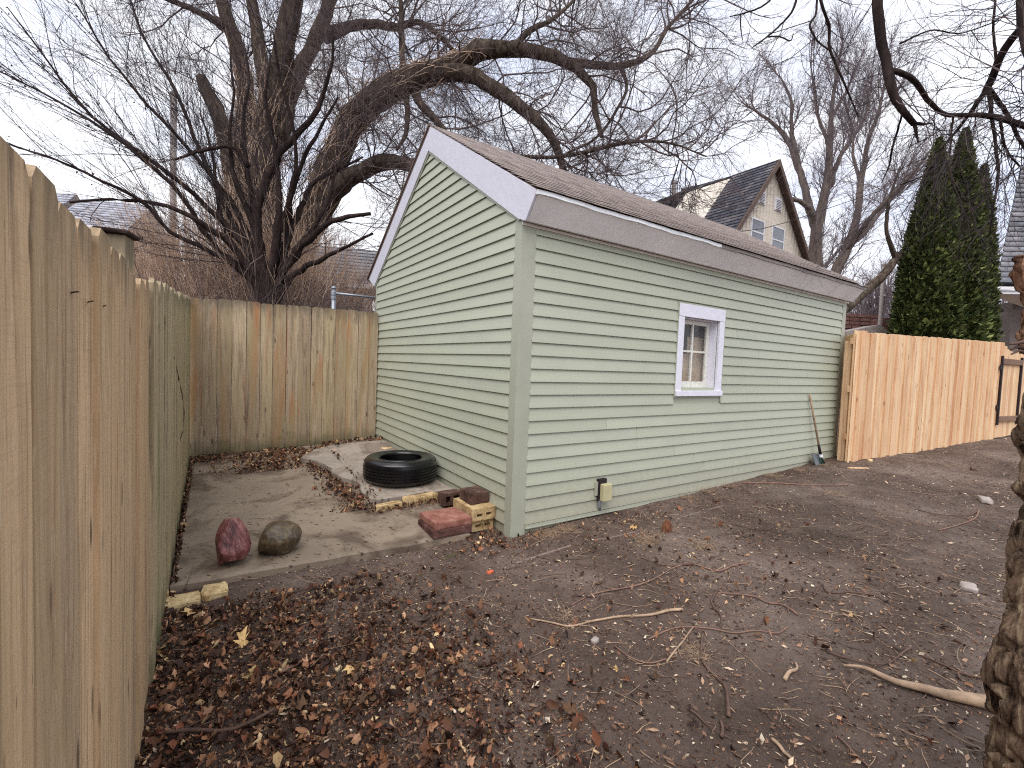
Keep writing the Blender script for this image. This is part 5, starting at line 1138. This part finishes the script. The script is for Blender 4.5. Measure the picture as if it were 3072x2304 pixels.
def stick(pts, w0_, w1_, mat, label, name='stick', cat='stick', lift=.006, ns=6, kids=0):
    P_ = [gpt(u, v, lift) for u, v in pts]; K = max(12, len(P_)*4); P_ = resample(P_, K); P_[:, 2] = ground(P_[:, 0], P_[:, 1])+lift+.006*np.abs(np.sin(np.linspace(0, 5, K)))
    R_ = np.linspace(w0_, w1_, K); mb_ = MB().tube(P_, R_, ns, jit=.35)
    for j in range(kids):
        i = random.randrange(2, K-2); t_ = nrm(P_[i+1]-P_[i]); s_ = random.choice((-1, 1)); d_ = nrm(t_+s_*v3(-t_[1], t_[0], 0)*.8+Z*.15); l_ = random.uniform(.04, .12)
        mb_.tube([P_[i], P_[i]+d_*l_*.5, P_[i]+d_*l_+v3(0, 0, -.005)], [R_[i]*.6, R_[i]*.45, R_[i]*.2], 5)
    return mb_.build(name, mat, origin=P_[K//2], smooth=True, label=label, cat=cat)
k9 = lambda *p: [(1700+x/3.016, 1700+y/3.016) for x, y in p]
k6 = lambda *p: [(1550+x/3.016, 1300+y/3.016) for x, y in p]
k7 = lambda *p: [(2300+x/1.8355, 1400+y/1.8355) for x, y in p]
kb = lambda *p: [(350+x/2.107, 1750+y/2.107) for x, y in p]
stick(k9((-330, 470), (-100, 520), (0, 545), (250, 495), (500, 450), (800, 435), (950, 400), (1045, 395)), .004, .009, M['stick'], 'long pale bare stick lying across the middle foreground', kids=2)
stick(k6((500, 1550), (640, 1480), (890, 1420), (1130, 1370), (1300, 1290), (1450, 1205), (1600, 1185), (1800, 1250), (1960, 1200), (2110, 1170)), .003, .006, M['stickred'], 'long thin wavy twig crossing the dirt in front of the window wall', kids=4)
stick(k6((1110, 1120), (1320, 1195), (1600, 1190)), .003, .006, M['stickdark'], 'thin dark twig meeting the wavy twig', kids=1)
stick(k9((1240, 560), (1220, 700), (1240, 880), (1330, 980), (1430, 1080), (1455, 1200), (1465, 1365)), .004, .009, M['stickdark'], 'crooked brown root like stick pointing toward the camera', kids=2)
stick(k9((740, 655), (1000, 560), (1240, 560), (1500, 600), (1750, 585), (1900, 610), (2000, 550)), .004, .003, M['stickred'], 'reddish twig above the crooked brown stick', kids=6)
stick(k9((905, 860), (1020, 720), (1140, 560)), .005, .004, M['stick'], 'straight pale twig slanting left of the crooked brown stick')
stick(k9((430, 715), (600, 840), (760, 875), (900, 845)), .003, .004, M['stickred'], 'bowed thin twig left of the straight pale twig', kids=1)
stick(k9((1100, 1290), (1200, 1370), (1320, 1490)), .005, .003, M['stickdark'], 'short dark twig low in the foreground beside an orange leaf')
stick(k9((1390, 1390), (1410, 1480), (1400, 1550)), .004, .008, M['stickdark'], 'stubby brown twig standing below the crooked stick')
stick(k9((1970, 1020), (2030, 950), (2085, 925), (2070, 880)), .010, .005, M['stick'], 'short thick pale bent stick between the crooked stick and the log')
stick(k7((30, 1500), (80, 1555), (140, 1620)), .008, .006, M['stick'], 'short thick pale stick at the bottom of the picture')
stick(k9((1380, 235), (1740, 290), (1800, 320), (1940, 345), (2090, 440)), .004, .006, M['stickred'], 'long brown twig right of the middle ground', kids=3)
stick(k9((1420, 160), (1340, 260), (1310, 320), (1390, 440), (1400, 560)), .007, .003, M['stickdark'], 'kinked dark twig beside the long brown twig', kids=2)
stick(k7((260, 710), (310, 650), (330, 690), (480, 695), (590, 710)), .006, .004, M['stickdark'], 'forked dark twig in the right middle of the yard', kids=3)
stick(k7((405, 790), (470, 812), (530, 835)), .006, .004, M['stick'], 'small pale forked twig above the log', kids=2)
stick(k7((945, 350), (1050, 325), (1140, 290), (1170, 240)), .004, .008, M['stickred'], 'curved brown branch near the pale stone at right', kids=2)
stick(k7((820, 235), (950, 265), (1100, 270), (1165, 245)), .004, .006, M['stickdark'], 'dark branch running to the pale stone at right', kids=2)
stick(k7((330, 1020), (560, 1090), (800, 1000)), .004, .005, M['stickdark'], 'thin dark twig lying against the log', kids=2)
stick(k7((385, 1480), (500, 1600), (560, 1659)), .004, .006, M['stickdark'], 'dark twig at the bottom right of the yard', kids=2)
stick(k7((860, 1045), (1050, 1130), (1220, 1180)), .004, .006, M['stickdark'], 'thin dark twig above the right end of the log', kids=2)
stick(kb((300, 940), (480, 935), (700, 930), (870, 870), (1000, 800)), .008, .006, M['stickdark'], 'dark branch half buried in the leaves at the lower left', kids=3, lift=.02)
stick(kb((1000, 590), (1090, 540), (1200, 480)), .007, .005, M['stickred'], 'short reddish stick on the leaf pile', kids=1, lift=.015)
stick(kb((960, 95), (1130, 55), (1250, 30), (1390, 60)), .004, .003, M['stickdark'], 'thin curved twig on the leaves below the boulders', kids=1, lift=.015)
stick(kb((1570, 495), (1640, 490), (1720, 478)), .002, .002, M['stick'], 'tiny straight pale straw on the dirt')
stick([(2225, 1449), (2330, 1451), (2400, 1454), (2545, 1456)], .009, .007, M['stickred'], 'straight reddish brown rod lying along the foot of the shed near the rake', 'rod', 'rod')
stick([(2150, 1560), (2280, 1590), (2350, 1560)], .003, .005, M['stickdark'], 'curved dark twig in the dirt below the window', kids=1)
# weathered log touching the trunk
stick([(2530, 1995), (2583, 2002), (2680, 2045), (2800, 2075), (2890, 2096), (2975, 2118), (3060, 2150)], .004, .036, M['stick'], 'weathered split grey log lying against the cracked trunk at lower right', 'log', 'log', .018, 10)

# ------------------------------------------------------------------ LITTER (nobody could count it)
def gz_at(P_): return ground(P_[:, 0], P_[:, 1])
def surf(x, y):
    x = np.asarray(x); y = np.asarray(y); a = (x-CN[0])*rr[0]+(y-CN[1])*rr[1]; s = (x-CN[0])*ll[0]+(y-CN[1])*ll[1]; g_ = ground(x, y)
    ins_ = (a > -2.29) & (a < -.03) & (s > .22) & (s < 3.4); g_ = np.where(ins_, np.maximum(g_, slabz(a, s)), g_)
    ins2 = (a > -.85) & (a < -.06) & (s > 1.03) & (s < 3.3); return np.where(ins2, slabz(a, s)+.06, g_)
def inside_ok(x, y):
    a = (x-CN[0])*rr[0]+(y-CN[1])*rr[1]; s = (x-CN[0])*ll[0]+(y-CN[1])*ll[1]
    in_shed = (a > -.02) & (s > -.035); beyond = (a < -2.325) | (s > 3.66); fx = (x-NA[0])*nq[0]+(y-NA[1])*nq[1]
    return ~in_shed & ~beyond & ~((fx > -.03) & (x > 4.8)), a, s
def scatter(n, dens, box_=(-4, 10, 1.2, 9.5)):
    out_ = []
    tot = 0
    while tot < n:
        x = RNG.uniform(box_[0], box_[1], 60000); y = RNG.uniform(box_[2], box_[3], 60000); ok, a, s = inside_ok(x, y)
        d_ = np.where(ok, dens(x, y, a, s), 0); k_ = RNG.uniform(size=60000) < d_; out_.append(np.stack([x[k_], y[k_]], 1)); tot += int(k_.sum())
    P_ = np.concatenate(out_)[:n]; return P_
def clump(x, y, f=1.): return .5+.5*np.sin(2.3*f*x+1.1*f*y+.7)*np.sin(1.9*f*y-1.4*f*x+2)*np.sin(4.7*f*x+.3)*1.0+.35*np.sin(7.1*f*x-3*f*y)*np.sin(6.3*f*y+2*f*x)
def d_big(x, y, a, s):
    front = sm(-s, .0, .12)*sm(-a, .2, 1.6)*(.13+.87*sm(-(a), .6, 1.9))*(.35+clump(x, y, 2.)*.9)
    gap = (a < -2.27)*(s > 0)*1.0; bk_ = (s > 3.15)*(s < 3.66)*(a < -.05)*(.3+.9*clump(x, y, 1.4)); mid_ = ((s > 2.3) & (s < 3.2))*np.exp(-((a+1.5)/.35)**2)*.8*(s > 2.45)
    ring = np.exp(-((a+1.0+.03*np.sin(9*s))/.12)**2)*(s > .95)*(s < 3.2)*.8; ring2 = np.exp(-((s-.90)/.06)**2)*(a > -.95)*(a < -.05)*1.0
    cor = np.exp(-((a+.12)/.25)**2-((s-.0)/.2)**2)*.6; spr = ((a > -.8) & (s < -.1))*.045*(clump(x, y, 1.5))
    pile = np.exp(-((x+.65)/.6)**2-((y-1.85)/.5)**2)*1.2
    return np.clip(front+gap+bk_+mid_+ring+ring2+cor+spr+pile*sm(-s, .0, .2), 0, 1)*.9
LC = [c(112, 76, 56), c(146, 104, 76), c(76, 50, 38), c(184, 142, 108), c(52, 36, 30), c(204, 172, 130), c(132, 82, 60), c(92, 72, 56), c(220, 192, 146)]
def litter(name, n, dens, size, tilt, cols, wt, shape, label, lift=(.002, .02), box_=(-4, 10, 1.2, 9.5), curl=.3):
    P_ = scatter(n, dens, box_); z_ = surf(P_[:, 0], P_[:, 1])+RNG.uniform(lift[0], lift[1], n)
    V, Fc, cf = leaves(np.c_[P_, z_], RNG.uniform(size[0], size[1], n)*RNG.choice([.7, 1, 1.25], n), tilt, pal(cols, n, .34, wt), shape, curl)
    o_ = link(name, npmesh(name, V, Fc, 3, False, cf), M['leaf']); return tagp(o_, label, kind='stuff')
LC2 = [c(138, 98, 72), c(172, 130, 98), c(104, 70, 52), c(196, 152, 118), c(150, 100, 72), c(206, 172, 118), c(112, 84, 62)]
wt = np.array([.14, .13, .24, .07, .26, .03, .06, .07, .015]); wt = wt/wt.sum()
litter('leaf_litter', 260, d_big, (.03, .075), .75, LC2, None, 'lobed', 'large crumpled oak leaves lying on top of the litter', (.01, .035), (-4, 3, 1.2, 8), .6)
litter('leaf_litter', 9500, lambda x, y, a, s: d_big(x, y, a, s)*np.clip(clump(x, y, 3.1)*1.4, .1, 1), (.012, .046), .8, LC, wt, 'leaf', 'wet brown fallen leaves heaped at the lower left and along the slab', (.002, .03), (-4, 3, 1.2, 8), .45)
litter('leaf_litter', 12000, d_big, (.006, .02), .6, LC, wt, 'leaf', 'small broken leaf bits among the larger leaves', (.0, .015), (-4, 3, 1.2, 8), .4)
litter('leaf_litter', 24000, d_big, (.006, .02), .6, LC, wt, 'chip', 'dark leaf crumbs and mulch under the larger leaves', (.0, .015), (-4, 3, 1.2, 8), .4)
def d_chip(x, y, a, s): return np.clip((.25+.7*clump(x, y, 1.3))*np.where((a < 0) & (s > .2), .06, 1)+.5*np.exp(-((s+.1)/.25)**2)*(a > 0), 0, 1)*np.clip(1.9/np.maximum(y, .5)+.12, 0, 1)
CC = [c(190, 168, 142), c(156, 126, 102), c(116, 88, 70), c(208, 192, 170), c(70, 50, 40), c(138, 102, 80)]
litter('wood_chips', 60000, d_chip, (.004, .013), .3, CC, [.12, .18, .24, .05, .26, .15], 'chip', 'pale wood chips and leaf crumbs spread over the dirt', (.001, .006), (-3, 10, 1.2, 9))
litter('wood_chips', 26000, lambda x, y, a, s: np.clip(d_chip(x, y, a, s)*1.0, 0, 1), (.012, .045), .3, CC, [.13, .22, .24, .05, .22, .14], 'blade', 'pale grass blades and slivers scattered over the dirt', (.001, .008), (-3, 10, 1.2, 9))
# small twigs
def twiglets(n, dens, L, r, mat, label, box_):
    P_ = scatter(n, dens, box_); z_ = surf(P_[:, 0], P_[:, 1])+.004; an = RNG.uniform(0, 6.283, n); d_ = np.stack([np.cos(an), np.sin(an), RNG.normal(size=n)*.06], 1)
    p_, q_ = shoot(np.c_[P_, z_], d_, RNG.uniform(*L, n), RNG.uniform(.5, 1.3, n)*r, r*.4, 5, .14, (0, 0, 1), 0); ok = surf(p_[:, :, 0], p_[:, :, 1]); a_ = (p_[:, -1, 0]-CN[0])*rr[0]+(p_[:, -1, 1]-CN[1])*rr[1]; s_ = (p_[:, -1, 0]-CN[0])*ll[0]+(p_[:, -1, 1]-CN[1])*ll[1]
    p_[:, :, 2] = ok+.004+np.abs(p_[:, :, 2]-p_[:, :1, 2])*.5; keep = ~((a_ > -.05) & (s_ > -.05)) & (a_ > -2.3); V, F_ = tubes(p_[keep], q_[keep], 4)
    return tagp(link('fallen_twigs', npmesh('fallen_twigs', V, F_, 4), mat), label, kind='stuff')
dt = lambda x, y, a, s: np.clip((.15+.9*clump(x, y, 1.1))*np.where((a < 0) & (s > .2) & (s < 3.1), .08, 1), 0, 1)*np.clip(2.2/np.maximum(y, .5)+.15, 0, 1)
twiglets(1500, dt, (.04, .22), .0022, M['stickdark'], 'small dark twigs scattered over the yard', (-3, 10, 1.3, 9))
twiglets(1900, dt, (.04, .20), .0022, M['stick'], 'small pale twigs and straws scattered over the yard', (-3, 10, 1.3, 9))
# dry grass tufts at the wall foot
def tufts(name, cen, n, rad, L, col, label):
    pos_ = np.concatenate([q_+RNG.normal(size=(n, 3))*v3(rad, rad, 0) for q_ in cen]); a_ = (pos_[:, 0]-CN[0])*rr[0]+(pos_[:, 1]-CN[1])*rr[1]; s_ = (pos_[:, 0]-CN[0])*ll[0]+(pos_[:, 1]-CN[1])*ll[1]
    pos_ = pos_[~((a_ > -.03) & (s_ > -.05))]; pos_[:, 2] = surf(pos_[:, 0], pos_[:, 1]); m_ = len(pos_); d_ = RNG.normal(size=(m_, 3)); d_[:, 2] = RNG.uniform(.2, .9, m_)
    p_, q_ = shoot(pos_, d_, RNG.uniform(*L, m_), np.full(m_, .0016), .0005, 5, .2, (0, 0, -1), .12); p_[:, :, 2] = np.maximum(p_[:, :, 2], surf(p_[:, :, 0], p_[:, :, 1])+.002)
    V, F_ = tubes(p_, q_, 3); return tagp(link(name, npmesh(name, V, F_, 4), M[col]), label, kind='stuff')
cen = [Q(x, -.07-random.random()*.1) for x in (.2, .28, .35, .5, 2.2, 2.6, 3.0, 3.9, 4.6, 5.2)]+[gpt(1960, 1610), gpt(1940, 1625), gpt(2110, 1640), gpt(2500, 1480), gpt(1700, 1860), gpt(2080, 1960)]
tufts('dry_grass', cen, 90, .05, (.03, .11), 'stick', 'dry straw coloured grass tufts along the foot of the shed')

# soil clods: small dark lumps that roughen the packed dirt
def clods(n, size, cols, label, dens):
    P_ = scatter(n, dens, (-3, 10, 1.2, 9)); z_ = surf(P_[:, 0], P_[:, 1]); sz = RNG.uniform(size[0], size[1], n)*RNG.choice([.6, 1, 1.6], n, p=[.5, .4, .1])
    base = nrm(np.array([(1, 0, 0), (.5, .87, 0), (-.5, .87, 0), (-1, 0, 0), (-.5, -.87, 0), (.5, -.87, 0), (.2, .1, 1)], float))
    V = base[None]*sz[:, None, None]*RNG.uniform(.55, 1.25, (n, 7, 1))*np.array([1, 1, .6]); an = RNG.uniform(0, 6.28, n); cs, sn = np.cos(an)[:, None], np.sin(an)[:, None]
    V = np.stack([V[:, :, 0]*cs-V[:, :, 1]*sn, V[:, :, 0]*sn+V[:, :, 1]*cs, V[:, :, 2]-.001], -1)+np.c_[P_, z_][:, None, :]
    f = np.array([(i_, (i_+1) % 6, 6) for i_ in range(6)]); F_ = (f[None]+np.arange(n)[:, None, None]*7).reshape(-1, 3)
    tagp(link('soil_clods', npmesh('soil_clods', V, F_, 3, False, np.repeat(pal(cols, n, .3), 6, 0)), M['soilbit']), label, kind='stuff')
m_ = Mat('soil_bits', .95, .15); m_.color(m_.n('ShaderNodeVertexColor', layer_name='tone').outputs[0]); M['soilbit'] = m_.m
dcl = lambda x, y, a, s: np.clip((.3+.8*clump(x, y, 1.7))*np.where((a < 0) & (s > .2), .02, 1), 0, 1)*np.clip(2.0/np.maximum(y, .5)+.1, 0, 1)
clods(52000, (.003, .010), [c(84, 66, 54), c(62, 46, 38), c(104, 84, 68), c(48, 35, 29)], 'small dark clods of soil over the yard', dcl)
